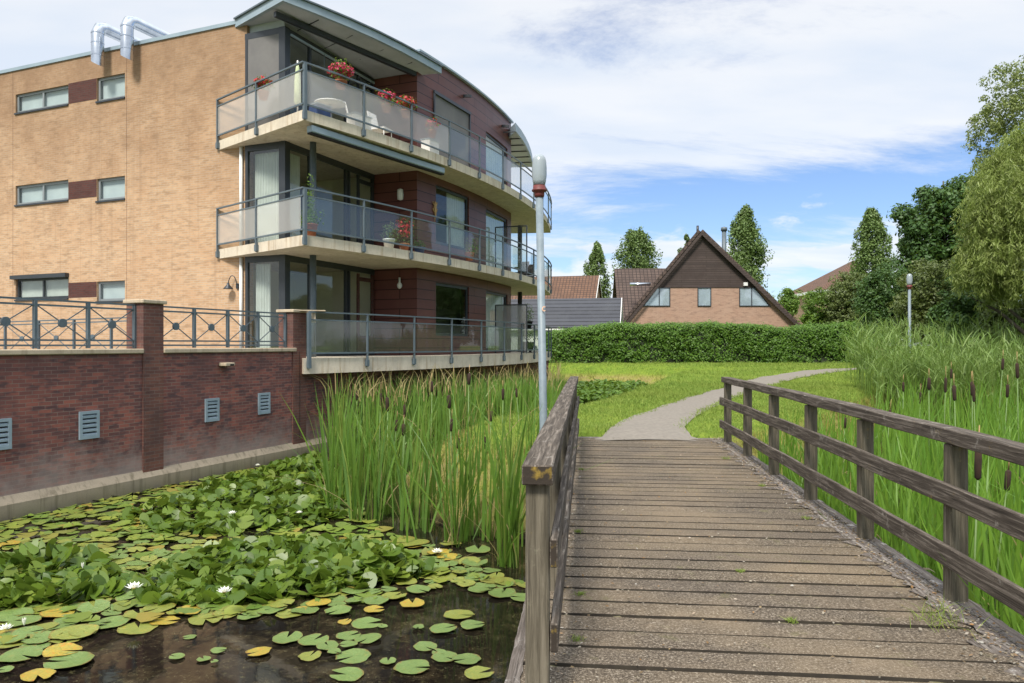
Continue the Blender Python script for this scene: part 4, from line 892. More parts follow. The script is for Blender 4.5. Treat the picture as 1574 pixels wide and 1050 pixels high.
# balcony railings
def railing(zf, s_end, side=True, milky=(), lab=None, start=.0, topoff=1.08, clear='glass_clear'):
    root = MB(); step = 1.84; off = .045
    path = [arc(start + (s_end-start)*k/40, off)[0] for k in range(41)]
    if side:
        q0 = P0 + (P0-C0).normalized()*-.02; sd = (C0-P0).normalized(); no = Vector((sd.y, -sd.x, 0)); path = [P0 + no*off + sd*.02, C0 + no*off + sd*.03] + path[1:]
    root.sweep([p + Zu*(zf+topoff) for p in path], .05, .035)
    root.sweep([p + Zu*(zf+.90) for p in path], .035, .03); root.sweep([p + Zu*(zf+.10) for p in path], .035, .04)
    if side: pass
    r = root.build('balcony_railing', M['steel'], apt)
    posts = [arc(start + step*k, off)[1:] + (arc(start + step*k, off)[0],) for k in range(int((s_end-start)/step)+1)]
    pts = [(q[2], q[1], q[0]) for q in posts]
    if side:
        Ls = (C0-P0).length; pts += [(P0 + sd*.05 + no*off, sd, no), (P0 + sd*(Ls*.50) + no*off, sd, no)]
    for i, (p, tg, n) in enumerate(pts):
        w_ = .05 if i else .075
        m = MB(); m.cbox(p + Zu*(zf+.42) + n*.0, .02 if i else .04, w_/2, .66, tg); m.cbox(p + Zu*(zf-.14) - n*.005, .045, .04, .08, tg); m.build('post', M['steel'], r)
    # glass panels
    cells = [(start + step*k, min(start + step*(k+1), s_end)) for k in range(int((s_end-start)/step)+1)]
    for i, (a, b) in enumerate(cells):
        if b - a < .3: continue
        g = MB()
        for k in range(4):
            u0, u1 = a+.05+(b-a-.1)*k/4, a+.05+(b-a-.1)*(k+1)/4; p, q = arc(u0, off)[0], arc(u1, off)[0]; g.face([p + Zu*(zf+.135), q + Zu*(zf+.135), q + Zu*(zf+.905), p + Zu*(zf+.905)])
        g.build('glass_panel', M['glass_milky'] if i in milky else M[clear], r, recalc=False)
    if side:
        for a, b in ((.08, Ls*.5-.03), (Ls*.5+.03, Ls-.05)):
            p, q = P0 + sd*a + no*off, P0 + sd*b + no*off; g = MB(); g.face([p + Zu*(zf+.135), q + Zu*(zf+.135), q + Zu*(zf+.905), p + Zu*(zf+.905)]); g.build('glass_panel', M['glass_milky'], r, recalc=False)
    return r
railing(Z2, 19.2, True, (0, 1, 2, 5, 6, 7)); railing(Z1, 19.2, True, ()); railing(Z0, 19.2, False, (), start=.12)
# privacy screens
for zf, k in ((Z0, 0), (Z1, 1)):
    q, n, tg = redw(5.75); p0 = q + n*.03; p1 = q + n*1.25
    fr = MB(); 
    for a in (p0, p1): fr.cbox(a + Zu*(zf+.9), .02, .02, .9, n)
    fr.bar(p0 + Zu*(zf+1.8), p1 + Zu*(zf+1.8), .04); fr.bar(p0 + Zu*(zf+.08), p1 + Zu*(zf+.08), .04); f = fr.build('privacy_screen', M['dark_frame'], apt)
    g = MB(); g.face([p0 + Zu*(zf+.1), p1 + Zu*(zf+.1), p1 + Zu*(zf+1.78), p0 + Zu*(zf+1.78)]); g.build('glass_panel', M['frosted'] if k == 0 else M['glass_clear'], f, recalc=False)
# roof ducts
for px in (166, 211):
    s_ = ys(px); c = P0 + B*s_ + nY*.34; r = .17
    m = MB(); pts = [c + Zu*9.72, c + Zu*10.62, c + Zu*10.76 + A*.07, c + Zu*10.82 + A*.22, c + Zu*10.80 + A*1.9]
    m.tube(pts, r, 18, cap=False); i = 0
    for j in range(18): v = m.v[j]; m.v[j] = v + Zu*(.55*(v - c).dot(B)*1.0)
    for z in (9.95, 10.3, 10.58): m.tube([c + Zu*z, c + Zu*(z+.03)], r+.008, 18, cap=False)
    m.build('exhaust_duct', M['galv'], apt)
    mm = MB(); mm.tube([c + Zu*10.0, c + Zu*10.6], r-.01, 18); mm.build('duct_inside', M['black'], apt)
# lamps on walls
s_ = ys(366); z_ = yz(366, 440)
wl = MB(); b_ = ymap(s_, z_, 0); wl.cbox(b_ + nY*.02, .04, .02, .07, B); pts = [b_ + nY*.03 + Zu*.02]
for k in range(9): t = math.pi*k/8; pts.append(b_ + nY*.06 + B*(.16*(1-math.cos(t))/2*1.2) + nY*.10*(k/8) + Zu*(.06 + .22*math.sin(t)))
wl.tube(pts, .012, 6); e = pts[-1]; wl.lathe(e + Zu*-.14, [(.13, 0), (.12, .02), (.04, .11), (.03, .16), (.01, .17)], 16); wl.build('wall_lamp', M['dark_frame'], apt)
q = I0.lerp(H0, .35); MB().lathe(q - A*.06 + Zu*(Z1+2.0), [(.02, -.18), (.09, -.15), (.1, 0), (.09, .15), (.02, .18)], 12).build('wall_lamp', M['white'], apt)
MB().lathe(q - A*.10 + Zu*(Z0+2.15), [(.02, -.12), (.07, -.08), (.08, 0), (.03, .08), (.03, .22)], 12).build('wall_lamp', M['white'], apt)

# ------------------------------------------------------------------ red retaining wall
W0 = Vector((-5.06, 17.8, 0)); nW = Vector((A.y, -A.x, 0))
def wm_(s, z=0, out=0): p = W0 - A*s + nW*out; return Vector((p.x, p.y, z))
def ws(px): r = (px-CX)/F; return (W0.x - r*W0.y)/(A.x - r*A.y)
rwall = thing('retaining_wall', 'long dark red brick wall rising from the pond with stone coping', 'wall', wm_(0, -1.08))
MB().obox(wm_(12, -1.6, 0), A*12.0, -nW*.35, Zu*(1.6+1.44)).build('brick_wall', M['red_brick'], rwall)
MB().obox(wm_(0, -1.6, -.012), A*17.5, -nW*.35, Zu*(1.6+.90)).build('brick_wall', M['red_brick'], rwall)
m = MB(); 
i0 = 0
for s in (12.5, -17.6):
    for z, o in ((-1.9, .09), (-.83, .09), (-.70, .002), (-.70, -.1), (-1.9, -.1)): m.v.append(wm_(s, z, o))
for j in range(5): m.f.append([j, (j+1) % 5, 5+(j+1) % 5, 5+j]); m.sm.append(False)
m.f += [[4, 3, 2, 1, 0], [5, 6, 7, 8, 9]]; m.sm += [False]*2; m.build('concrete_plinth', M['plinth'], rwall)
sp1 = (ws(216)+ws(252))/2; hw = abs(ws(216)-ws(252))/2*.86
for a, b in ((12, sp1+hw+.0), (sp1-hw, .16)):
    MB().obox(wm_(a, 1.442, .06), A*(a-b), -nW*.46, Zu*.085).build('coping', M['coping'], rwall, bevel=.012)
for sc, h in ((sp1, hw), (ws(460)+.02, .24)):
    pr = MB().obox(wm_(sc+h, -.74, .03), A*2*h, -nW*.42, Zu*(.74+2.36)).build('pier', M['pier_brick'], rwall)
    MB().obox(wm_(sc+h+.05, 2.362, .08), A*(2*h+.1), -nW*.52, Zu*.07).build('pier_cap', M['coping'], pr, bevel=.012)
for px, py in ((-3, 668), (136, 653), (325, 630), (405, 620)):
    s = ws(px); zc = EYE + (HZ-py)/F*wm_(s).y; w_, h_ = .185, .235
    v = MB()
    for a, b, c, d in ((-w_, w_, h_-.05, h_), (-w_, w_, -h_, -h_+.05), (-w_, -w_+.05, -h_+.05, h_-.05), (w_-.05, w_, -h_+.05, h_-.05)): v.obox(wm_(s-a, zc+c, .002), -A*-(b-a)*1.0, nW*.035, Zu*(d-c))
    for k in range(5):
        z = zc - h_ + .06 + k*.078; v.obox(wm_(s+w_-.05, z, .004), A*(2*w_-.1), nW*.026 + Zu*-.02, Zu*.034)
    # fix orientation of the frame boxes
    g = v.build('vent_grille', M['canopy'], rwall)
    MB().obox(wm_(s+w_-.06, zc-h_+.05, .001), A*(2*w_-.12), nW*.002, Zu*(2*h_-.1)).build('vent_back', M['black'], g)
s = ws(343); zc = EYE + (HZ-560)/F*wm_(s).y; sb = MB().cbox(wm_(s, zc, .10), .13, .10, .035, A).build('bulkhead_lamp', M['coping'], rwall, bevel=.01); MB().cbox(wm_(s-.04, zc-.012, .201), .05, .006, .018, A).build('lens', M['black'], sb)
s = ws(229); MB().obox(wm_(s+.006, -.62, .001), A*.012, nW*.003, Zu*2.06).build('expansion_joint', M['black'], rwall)
s = ws(459); MB().obox(wm_(s+.006, -.62, .032), A*.012, nW*.003, Zu*2.06).build('expansion_joint', M['black'], rwall)
# cross pattern railings on the coping
def crossrail(label, o, d, L, z0, n, zt=.80, slope=0., group='grey railings with crossed bars'):
    t = thing('metal_railing', label, 'railing', Vector(o) + Zu*z0, group); d = Vector(d).normalized(); side = Vector((d.y, -d.x, 0)); o = Vector(o) + Zu*z0
    def q(s, z): return o + d*s + Zu*(z + slope*s)
    m = MB()
    for z in (zt, zt-.085, .06, .145): m.bar(q(0, z), q(L, z), .045, .03)
    m.build('rail', M['steel'], t); st = L/n
    for k in range(n+1):
        MB().cbox(q(st*k, zt/2), .025, .03, zt/2-.01, d).build('post', M['steel'], t)
    for k in range(n):
        a, b = st*k+.03, st*(k+1)-.03; m = MB(); m.bar(q(a, .15), q(b, zt-.09), .016); m.bar(q(a, zt-.09), q(b, .15), .015)
        c = q((a+b)/2, (zt+.06)/2); m.tube([c - side*.018, c + side*.018], .075, 14); m.build('cross_bar', M['steel'], t)
    return t
crossrail('grey cross barred railing on the wall coping left of the brick pier', wm_(sp1+hw+.02, 0, -.17), -A, 5.64, 1.53, 6)
crossrail('grey cross barred railing on the wall coping between the two brick piers', wm_(.30, 0, -.17), -A, sp1-hw-.32, 1.53, 4)
rp = P0 + nY*1.9 + B*.35
crossrail('grey cross barred railing along the ramp in front of the yellow brick wall', rp, B, 9.6, 1.28, 7, 1.02, -.012)

# ------------------------------------------------------------------ street lamps
def street_lamp(label, px, pyt, Y, base_z, lean=0):
    top = EYE + (HZ-pyt)/F*Y; X = (px-CX)/F*Y; t = thing('street_lamp', label, 'street lamp', (X+lean*.2, Y, base_z), 'grey park lamps with capsule globes')
    zc = top - .58; b = Vector((X+lean, Y, base_z)); c = Vector((X, Y, zc))
    MB().tube([b, b.lerp(c, .3), b.lerp(c, .305), c + Zu*-.02], [.066, .062, .056, .052], 18).build('pole', M['lampgrey'], t)
    MB().lathe(c, [(.040, -.02), (.065, -.015), (.072, .02), (.072, .055), (.105, .068), (.108, .085), (.088, .10), (.088, .145), (.06, .15)], 22).build('collar', M['lampred'], t)
    MB().lathe(c + Zu*.152, [(.080, 0), (.094, .06), (.104, .14), (.104, .24), (.098, .33), (.084, .385), (.055, .42), (.02, .432)], 24).build('globe', M['globe'], t)
    return t
m_, nt, bs, out = newmat('lamp_globe'); bs.inputs['Base Color'].default_value = (.36, .41, .44, 1); bs.inputs['Roughness'].default_value = .25; bs.inputs['Transmission Weight'].default_value = .25; M['globe'] = m_
l1 = street_lamp('tall grey park lamp with frosted capsule globe and red collar beside the footbridge', 829, 238, 10.5, -1.0, .085)
b_ = W(836, 475, 10.5); cr = MB()
for k in range(10):
    a, b = math.pi*(.25+1.5*k/10), math.pi*(.25+1.5*(k+1)/10); cr.bar(b_ + Vector((.022*math.cos(a)+.0, -.068, .030*math.sin(a))), b_ + Vector((.022*math.cos(b), -.068, .030*math.sin(b))), .008, .016)
cr.build('sticker', M['sticker'] if 'sticker' in M else plain('sticker', (.65, .36, .22), (.75, .5, .35), 30, .5), l1)
street_lamp('far grey park lamp with white globe standing behind the common reed', 1398, 421, 29, .2, 0)

# ------------------------------------------------------------------ reeds
def wpt(px, py, z=WATER): Y = (EYE - z)*F/(py-HZ); return ((px-CX)/F*Y, Y)
def reedmass(name, label, q, hmin, hmax, wmin, wmax, mat, lean=.09, curl=.12, seg=5, zb=None):
    n = len(q); z = np.maximum(ground_z(q[:, 0], q[:, 1]), WATER-.1) if zb is None else np.full(n, zb)
    h = RN.uniform(hmin, hmax, n)
    if mat == 'blade_left': h = (np.interp(q[:, 1], [9, 12, 18, 30], [1.0, 1.02, .95, .62]) - z)*RN.uniform(.62, 1.06, n)
    V, Fc = blades(q, z, h, RN.uniform(wmin, wmax, n), lean, curl, seg, .75); return V, Fc
LB = [wpt(498, 735), wpt(505, 790), wpt(590, 812), wpt(640, 835), wpt(740, 842), (.15, 10.0), (.75, 11.4), (.9, 13.2), (1.15, 15.5), (1.35, 18.5), (1.0, 19.5), (1.3, 23), (1.9, 27), (2.3, 33), (1.2, 34), (-.2, 29.5), (-1.6, 26), (-3.6, 21.4), (-4.45, 19.6), (-4.4, 17.5), (-3.9, 15.6)]
qa = scatter(140, LB, 9, .07); 
# leave an open patch where the mossy bank shows
op = [wpt(640, 790), wpt(800, 812), (.55, 15.2), (-.7, 16.4), (-1.95, 14.4)]
k = inpoly(qa[:, 0], qa[:, 1], op); qa = np.concatenate([qa[~k], qa[k][:int(k.sum()*.08)]])
qb = scatter(190, [(-1.6, 16.5), (1.1, 16.8), (1.2, 20), (2.2, 31), (-.5, 29), (-4.3, 20.5), (-4.2, 17.5)], 9, .12)
qf = np.concatenate([np.array(wpt(px, py)) + RN.normal(0, .05, (9, 2)) for px, py in ((515, 790), (545, 800), (556, 802), (582, 800), (617, 815), (640, 812), (655, 818), (690, 835), (702, 838), (716, 832), (648, 800), (780, 868), (772, 870), (788, 872), (748, 832), (505, 770), (600, 790), (525, 765))])
pa = reedmass('', '', np.concatenate([qa, qf]), 1.4, 2.35, .022, .050, 'blade_left', .10, .07); pb = reedmass('', '', qb, 1.6, 2.45, .02, .038, 'blade_left', .10, .07)
pc = reedmass('', '', np.concatenate([scatter(210, LB, 1), qf[::3]]), 1.2, 2., .018, .036, 'blade_left', .28, .45); V, Fc = join([pa, pb, pc]); k = len(V)
tag(npmesh('cattail_reeds', V, Fc, M['blade_left']), 'tall green cattail reeds between the lily pads, the red wall and the footbridge', 'reeds', kind='stuff')
V, Fc = reedmass('', '', np.concatenate([scatter(60, LB, 3, .1), qf[::4]]), .6, 1.7, .010, .02, '', .3, .5); 
V2, F2 = blades(scatter(420, [(-1.6, 16.5), (1.1, 16.8), (1.2, 20), (2.2, 31), (-.5, 29), (-4.3, 20.5), (-4.3, 16.5), (-2, 13)]), np.full(420, .45), RN.uniform(.3, .75, 420), np.full(420, .026), .2, .5, 3)
V, Fc = join([(V, Fc), (V2, F2)])
tag(npmesh('dry_reeds', V, Fc, M['blade_dry']), 'dry straw coloured blades and plumes among the left reeds', 'reeds', kind='stuff')
RBd = [(3.0, .8), (3.25, 4), (3.7, 8), (4.3, 12.0), (6.0, 14.3), (8.6, 18), (12, 23), (14.5, 25.5), (34, 27), (34, .8)]
RB1 = [(3.0, 1.5), (3.3, 5), (3.75, 9), (4.3, 12.0), (5.6, 13.4), (9, 13), (11, 9), (7, 1.5)]
RB2 = [(5.0, 12.8), (6.3, 14.6), (8.6, 18), (12, 23), (14.5, 25.5), (22, 26), (22, 14), (12, 9)]
q1 = scatter(390, RB1, 7, .10); q2 = scatter(520, RB2, 7, .14)
edge = np.concatenate([np.array([(3.02 + .1*(y-3.5) + RN.uniform(0, .45), y)]) + RN.normal(0, .06, (9, 2)) for y in np.linspace(2.8, 12.0, 60)]); 
V, Fc = join([reedmass('', '', q1, 1.35, 2.15, .022, .046, ''), reedmass('', '', q2, 1.3, 2.2, .022, .042, ''), reedmass('', '', edge, 1.0, 1.85, .022, .044, '', .1, .14)])
tag(npmesh('cattail_leaves', V, Fc, M['blade_right']), 'dense bright green cattail leaves right of the footbridge', 'reeds', kind='stuff')
V, Fc = reedmass('', '', scatter(420, RB1, 1), .5, 1.6, .012, .022, '', .4, .6); tag(npmesh('dry_blades', V, Fc, M['blade_dry']), 'scattered straw coloured dead blades among the right cattail leaves', 'reeds', kind='stuff')
# common reed (leafy stems) behind
def phrag():
    q = np.concatenate([scatter(2100, [(11.8, 21.5), (12.5, 27), (13.5, 31), (30, 31), (30, 21), (17, 17.5)]), scatter(260, [(11.0, 22.5), (11.6, 25.8), (14, 27), (14, 22)])]); n = len(q); H = RN.uniform(1.8, 2.5, n); H[2100:] *= .8; z0 = np.maximum(ground_z(q[:, 0], q[:, 1]), WATER)
    z0 = np.maximum(z0, -.55); parts = [blades(q, z0, H, np.full(n, .02), .06, .08, 3, .5)]
    k = 9; t = RN.uniform(.3, 1, (n, k)); qq = np.repeat(q, k, 0); zz = (z0[:, None] + H[:, None]*t*.97).ravel(); m_ = n*k
    parts.append(blades(qq + RN.normal(0, .03, qq.shape), zz, RN.uniform(.28, .6, m_), RN.uniform(.022, .04, m_), .5, .6, 3)); V, Fc = join(parts)
    tag(npmesh('common_reed', V, Fc, M['phrag']), 'tall grey green common reed bed behind the cattails on the right', 'reeds', kind='stuff')
phrag()
V, Fc = leafquads(clumps(np.stack([*scatter(150, [(1.2, 26), (3.2, 27), (6.3, 35.5), (7.6, 38.5), (2, 40), (1, 40)]).T, np.full(150, WATER+.62)], 1), RN.uniform(.3, .55, 150), 60, .5)[0], RN.uniform(.12, .28, 9000), np.tile([0, 0, 1.], (9000, 1)), .8)
tag(npmesh('marsh_plants', V, Fc, M['leaf_bright']), 'leafy green water plants in the far bend of the pond beside the lawn', 'plants', kind='stuff')
# cattail heads
ct = thing('cattail', '', 'cattail', (0, 0, 0)); 
MB().tube([(0, 0, 0), (.01, 0, 1.1), (.0, .01, 1.72)], [.008, .006, .005], 6).build('stem', M['stem'], ct)
MB().lathe((0, .01, 1.72), [(.006, 0), (.017, .012), (.019, .10), (.018, .175), (.006, .19)], 10).build('seed_head', M['cattail'], ct)
MB().tube([(0, .01, 1.905), (.004, .012, 2.05)], [.005, .003], 6).build('tip', M['cattail_tip'], ct)
kids = [o for o in bpy.data.objects if o.parent == ct]
ctl = [  # px, py of head centre, distance, clone scale, label
 (620, 632, 12.5), (579, 614, 14.5), (602, 622, 13.5), (700, 618, 15.5), (618, 660, 12), (683, 653, 14), (596, 654, 12.8), (698, 682, 12), (744, 640, 14), (773, 606, 13), (803, 604, 15), (740, 680, 12.5), (555, 608, 16), (665, 595, 19), (760, 578, 20), (715, 583, 21),
 (1427, 590, 11), (1447, 592, 10.5), (1475, 605, 9.5), (1499, 598, 10), (1507, 605, 9.6), (1569, 570, 9), (1490, 715, 5.6), (1521, 735, 6.4), (1292, 650, 12.5), (1388, 595, 14), (1540, 600, 12), (1408, 612, 13), (1460, 575, 16), (1532, 560, 15), (1350, 640, 11.5)]
used0 = False
desc = ['', 'leaning ', 'slender ', 'short ', 'thick ']
for i, (px, py, Y) in enumerate(ctl):
    if 560 < px < 760: Y = min(Y, 12.2)
    p = W(px, py, Y); o = ct if i == 0 else ct.copy()
    side = 'left' if px < 900 else 'right'
    lab = ('brown cattail head among the reeds between the red wall and the footbridge' if side == 'left' else
           ('large near cattail head just beyond the top rail, right of the footbridge' if Y < 7 else 'brown cattail head rising from the green leaves right of the footbridge'))
    if i: link(o)
    s = 1.0 if Y > 7 else .95; zb = p.z - 1.81*1.08*(kz := random.uniform(.86, 1.16)); o.location = (p.x, p.y, zb); kw = random.uniform(.8, 1.25); o.scale = (1.4*kw, 1.4*kw, 1.08*kz) if px < 900 else (1.15*kw, 1.15*kw, 1.08*kz)
    o.rotation_euler = (random.uniform(-.06, .06), random.uniform(-.06, .06), random.uniform(0, 6)); o['label'] = lab; o['category'] = 'cattail'; o['group'] = 'brown cattail heads in the ' + side + ' reeds'
    if i:
        for c in kids: d = c.copy(); link(d); d.parent = o

# ------------------------------------------------------------------ water lilies
def padmesh(name, mat, seed):
    r = random.Random(seed); n = 26; V = [(0, 0, .002)]; gap = r.uniform(.12, .3); rim = []
    for ring, rr in ((1, .55), (2, 1.)):
        for k in range(n+1):
            a = gap + (2*math.pi-2*gap)*k/n; w = 1 + .04*math.sin(a*3+seed) + .03*math.sin(a*7+seed*2) + r.uniform(-.03, .03)*(ring-1)
            z = .004 + (.010*math.sin(a*4+seed)+.018*math.sin(a*2+seed*3)*(seed % 2)+.012 if ring == 2 else 0); V.append((rr*w*math.cos(a)*1.0, rr*w*math.sin(a)*.93, z*2.2))
    F3 = [(0, 1+k, 2+k) for k in range(n)]; F4 = [(1+k, n+2+k, n+3+k, 2+k) for k in range(n)]
    F4 += []
    me = bpy.data.meshes.new(name); me.from_pydata(V, [], F3+F4); me.materials.append(mat)
    for p in me.polygons: p.use_smooth = True
    return me
PM = {c: [padmesh('lily_pad', M['pad_'+c], s) for s in range(1, 6)] for c in ('green', 'olive', 'yellow')}
npad = 0
def pad(x, y, r, c, label, group, z=None, tilt=.02):
    global npad
    o = bpy.data.objects.new('lily_pad', random.choice(PM[c])); link(o); o.location = (x, y, WATER + .006 + (npad % 9)*.0035 if z is None else z); o.scale = (r, r, r*.7+.03)
    o.rotation_euler = (random.gauss(0, tilt), random.gauss(0, tilt), random.uniform(0, 6.28)); tag(o, label, 'lily pad', group); npad += 1; return o
near = [(564, 959, 48), (588, 964, 16), (536, 979, 38), (565, 984, 43), (482, 987, 48), (441, 984, 48), (504, 997, 36), (536, 995, 28), (514, 1007, 22), (543, 1010, 54), (476, 1010, 36, 'olive'), (533, 1039, 53), (596, 1019, 27), (634, 1029, 56), (643, 967, 19), (681, 970, 42), (726, 965, 38), (706, 950, 48, 'olive'),
 (654, 995, 38), (675, 1004, 24), (684, 1012, 42), (717, 1016, 45), (736, 1038, 46, 'olive'), (735, 847, 41), (676, 851, 38), (697, 859, 28), (730, 868, 42), (719, 880, 45), (755, 878, 30), (716, 895, 40), (773, 900, 36), (735, 909, 34), (771, 915, 46), (803, 922, 40), (643, 910, 40), (577, 928, 40),
 (292, 980, 20), (336, 1001, 24), (313, 1015, 22), (272, 1012, 24), (330, 1020, 12), (107, 1020, 70), (398, 1006, 38, 'yellow'), (96, 1005, 55, 'yellow'), (113, 978, 65, 'olive'), (213, 966, 62, 'olive'), (254, 956, 44, 'yellow'), (316, 954, 54, 'olive'), (168, 960, 60), (33, 1010, 65), (58, 1042, 50, 'yellow'), (8, 1034, 24),
 (575, 941, 32, 'yellow'), (634, 932, 40, 'yellow'), (608, 918, 30, 'yellow'), (530, 957, 22, 'yellow'), (465, 940, 34, 'yellow'), (110, 914, 48, 'yellow'), (290, 940, 36, 'yellow'), (668, 905, 26, 'olive'), (693, 838, 34, 'olive'), (630, 837, 60, 'olive'), (520, 943, 42), (480, 930, 40), (445, 945, 44, 'olive'), (410, 938, 40, 'olive'), (350, 945, 44, 'olive'), (382, 950, 36), (14, 985, 52), (60, 985, 50), (20, 950, 60)]
for e in near:
    px, py, w_ = e[:3]; c = e[3] if len(e) > 3 else 'green'; x, y = wpt(px, py); r = w_/F*y/2
    where = 'on the open dark water in front' if py > 955 else ('near the cattail clump beside the footbridge' if px > 660 and py < 925 else 'along the front fringe of the lily field')
    sz = 'small' if r < .085 else ('large' if r > .135 else 'medium')
    cn = {'green': 'round green', 'olive': 'yellowish green', 'yellow': 'orange yellow dying'}[c]
    pad(x, y, r, c, f'{sz} {cn} lily pad floating {where}', f'{sz} {cn} lily pads {where}')
FLD = [wpt(-60, 808), wpt(200, 757), wpt(350, 728), wpt(495, 697), wpt(560, 800), wpt(700, 858), wpt(810, 895), wpt(812, 915), wpt(640, 895), wpt(600, 925), wpt(440, 945), wpt(250, 950), wpt(140, 975), wpt(60, 1000), wpt(-60, 1010)]
ZN = [[wpt(180, 800), wpt(330, 745), wpt(490, 698), wpt(520, 740), wpt(530, 800), wpt(390, 825), wpt(250, 822)],
      [wpt(190, 905), wpt(290, 858), wpt(430, 832), wpt(610, 850), wpt(665, 885), wpt(560, 908), wpt(400, 932), wpt(230, 932)],
      [wpt(-50, 875), wpt(60, 850), wpt(165, 862), wpt(195, 915), wpt(60, 940), wpt(-50, 950)]]
q = scatter(2400, FLD); keep = []
q = q[~(inpoly(q[:, 0], q[:, 1], ZN[0]) | inpoly(q[:, 0], q[:, 1], ZN[1]))]
placed = []
for x, y in q:
    if all((x-a)**2 + (y-b)**2 > .15**2 for a, b in placed): placed.append((x, y))
placed.sort(key=lambda p: p[1]); 
for i, (x, y) in enumerate(placed[:225]):
    c = random.choices(['green', 'olive', 'yellow'], [.5, .44, .06])[0]; cn = {'green': 'round green', 'olive': 'yellowish green', 'yellow': 'orange yellow dying'}[c]
    rr_ = random.uniform(.09, .16); sz = 'small' if rr_ < .11 else ('large' if rr_ > .14 else 'medium'); px_ = CX + F*x/y; py_ = HZ + (EYE-WATER)*F/y
    where = ('by the left picture edge' if px_ < 110 else 'left of the raised leaves' if px_ < 260 else 'between the raised leaf clumps' if px_ < 470 else 'in front of the cattail reeds') + (' farther from the camera' if py_ < 880 else ' near the camera')
    pad(x, y, rr_, c, f'{sz} {cn} lily pad {where}', f'{sz} {cn} lily pads {where}', tilt=.05)
# the rest of the floating leaves as one mass
rest = np.array(placed[225:] + [tuple(p) for p in scatter(500, FLD)] + [tuple(p) for p in scatter(420, [wpt(-60, 815), wpt(-60, 1000), (-7.6, 5.2), (-9.5, 7.6), (-8.3, 10.2)])])
def discs(P, r, tiltv, n=9):
    N_ = len(P); a = np.linspace(.15, 2*np.pi-.15, n); rot = RN.uniform(0, 6.28, N_)
    rx = tiltv[:, 0]; ry = tiltv[:, 1]; V = np.zeros((N_, n+1, 3)); V[:, 0] = P
    cup = RN.uniform(-.05, .35, N_)
    for k in range(n):
        c, s = np.cos(a[k]+rot)*r, np.sin(a[k]+rot)*r; V[:, k+1, 0] = P[:, 0] + c*np.cos(rx); V[:, k+1, 1] = P[:, 1] + s*np.cos(ry)
        V[:, k+1, 2] = P[:, 2] + c*np.sin(rx) + s*np.sin(ry) + cup*r*np.abs(np.cos(a[k]))**2*np.sign(cup+.01)
    b = (np.arange(N_)*(n+1))[:, None, None]; q = np.array([[0, k+1, k+2] for k in range(n-1)]); return V.reshape(-1, 3), (b + q[None]).reshape(-1, 3)
P = np.stack([rest[:, 0], rest[:, 1], np.full(len(rest), WATER+.008) + RN.uniform(0, .02, len(rest))], 1)
V, Fc = discs(P, RN.uniform(.07, .15, len(P)), RN.normal(0, .04, (len(P), 2))); tag(npmesh('floating_lily_leaves', V, Fc, M['pad_mass'], smooth=False), 'remaining floating lily leaves filling the gaps in the lily field', 'lily leaves', kind='stuff')
for Z, n, lab in ((ZN[0], 1250, 'raised dark green lily leaves near the red wall and left of the reeds'), (ZN[1], 1250, 'raised glossy lily leaves in the middle clump of the pond'), (ZN[2], 400, 'raised lily leaves at the left edge of the picture')):
    q = scatter(n, Z); d = -sdist(q[:, 0], q[:, 1], Z); P = np.stack([q[:, 0], q[:, 1], WATER + .03 + RN.uniform(.0, 1, n)*np.minimum(.24, .05 + d*.4)*(.55+.45*np.sin(q[:, 0]*3.1)*np.sin(q[:, 1]*2.3))], 1)
    V, Fc = discs(P, RN.uniform(.055, .125, n), RN.normal(0, .55, (n, 2)), 11); tag(npmesh('raised_lily_leaves', V, Fc, M['pad_up'], smooth=True), lab, 'lily leaves', kind='stuff')
def flower(x, y, z, s, label, group, bud=False):
    t = thing('water_lily_flower', label, 'flower', (x, y, z), group); V = []; Fc = []
    m = MB()
    for ring, (n, el, L) in enumerate(((9, .35, 1.), (8, .75, .85), (6, 1.15, .65)) if not bud else ((7, 1.3, 1.1), (5, 1.4, 1.0))):
        for k in range(n):
            a = 6.283*k/n + ring*.35; d = Vector((math.cos(a)*math.cos(el), math.sin(a)*math.cos(el), math.sin(el))); sd = Vector((-math.sin(a), math.cos(a), 0)); c = Vector((x, y, z))
            m.face([c, c + d*L*s*.5 + sd*s*.17, c + d*L*s + Zu*s*.05, c + d*L*s*.5 - sd*s*.17])
    m.build('petals', M['petal'], t, recalc=False)
    if not bud: MB().lathe((x, y, z), [(s*.12, .0), (s*.16, s*.25), (s*.05, s*.32)], 8).build('stamens', M['petal_y'], t)
for px, py, s, lab, bud in ((206, 905, .095, 'open white water lily flower left of the middle leaf clump', 0), (345, 911, .085, 'open white water lily flower at the front of the middle leaf clump', 0), (357, 790, .07, 'white water lily flower in the far leaf clump by the red wall', 0),
    (672, 850, .085, 'white water lily flower on a pad just in front of the reeds', 0), (396, 716, .06, 'farthest white water lily flower close to the foot of the red wall', 0), (127, 874, .06, 'closed pale lily bud on a stalk above the left leaves', 1), (8, 968, .075, 'white lily flower cut by the left edge of the picture', 0), (37, 962, .07, 'white lily bud second from the left edge of the picture', 1), (460, 789, .055, 'small white lily flower just left of the reeds', 0)):
    z = WATER + (.26 if py < 930 and px < 500 else .06); x, y = wpt(px, py, z); flower(x, y, z, s, lab, 'white water lily flowers', bud)
# dark stone / coot by the wall foot
x, y = wpt(246, 741); m = MB(); m.lathe((x, y, WATER), [(.10, -.02), (.14, .05), (.12, .12), (.05, .16), (.01, .165)], 12)
for v in m.v: v += Vector((random.uniform(-.015, .015), random.uniform(-.015, .015), random.uniform(-.01, .01)))
tag(m.build('dark_stone', M['hedge_core']), 'small rounded black lump in the water at the foot of the brick pier', 'stone')

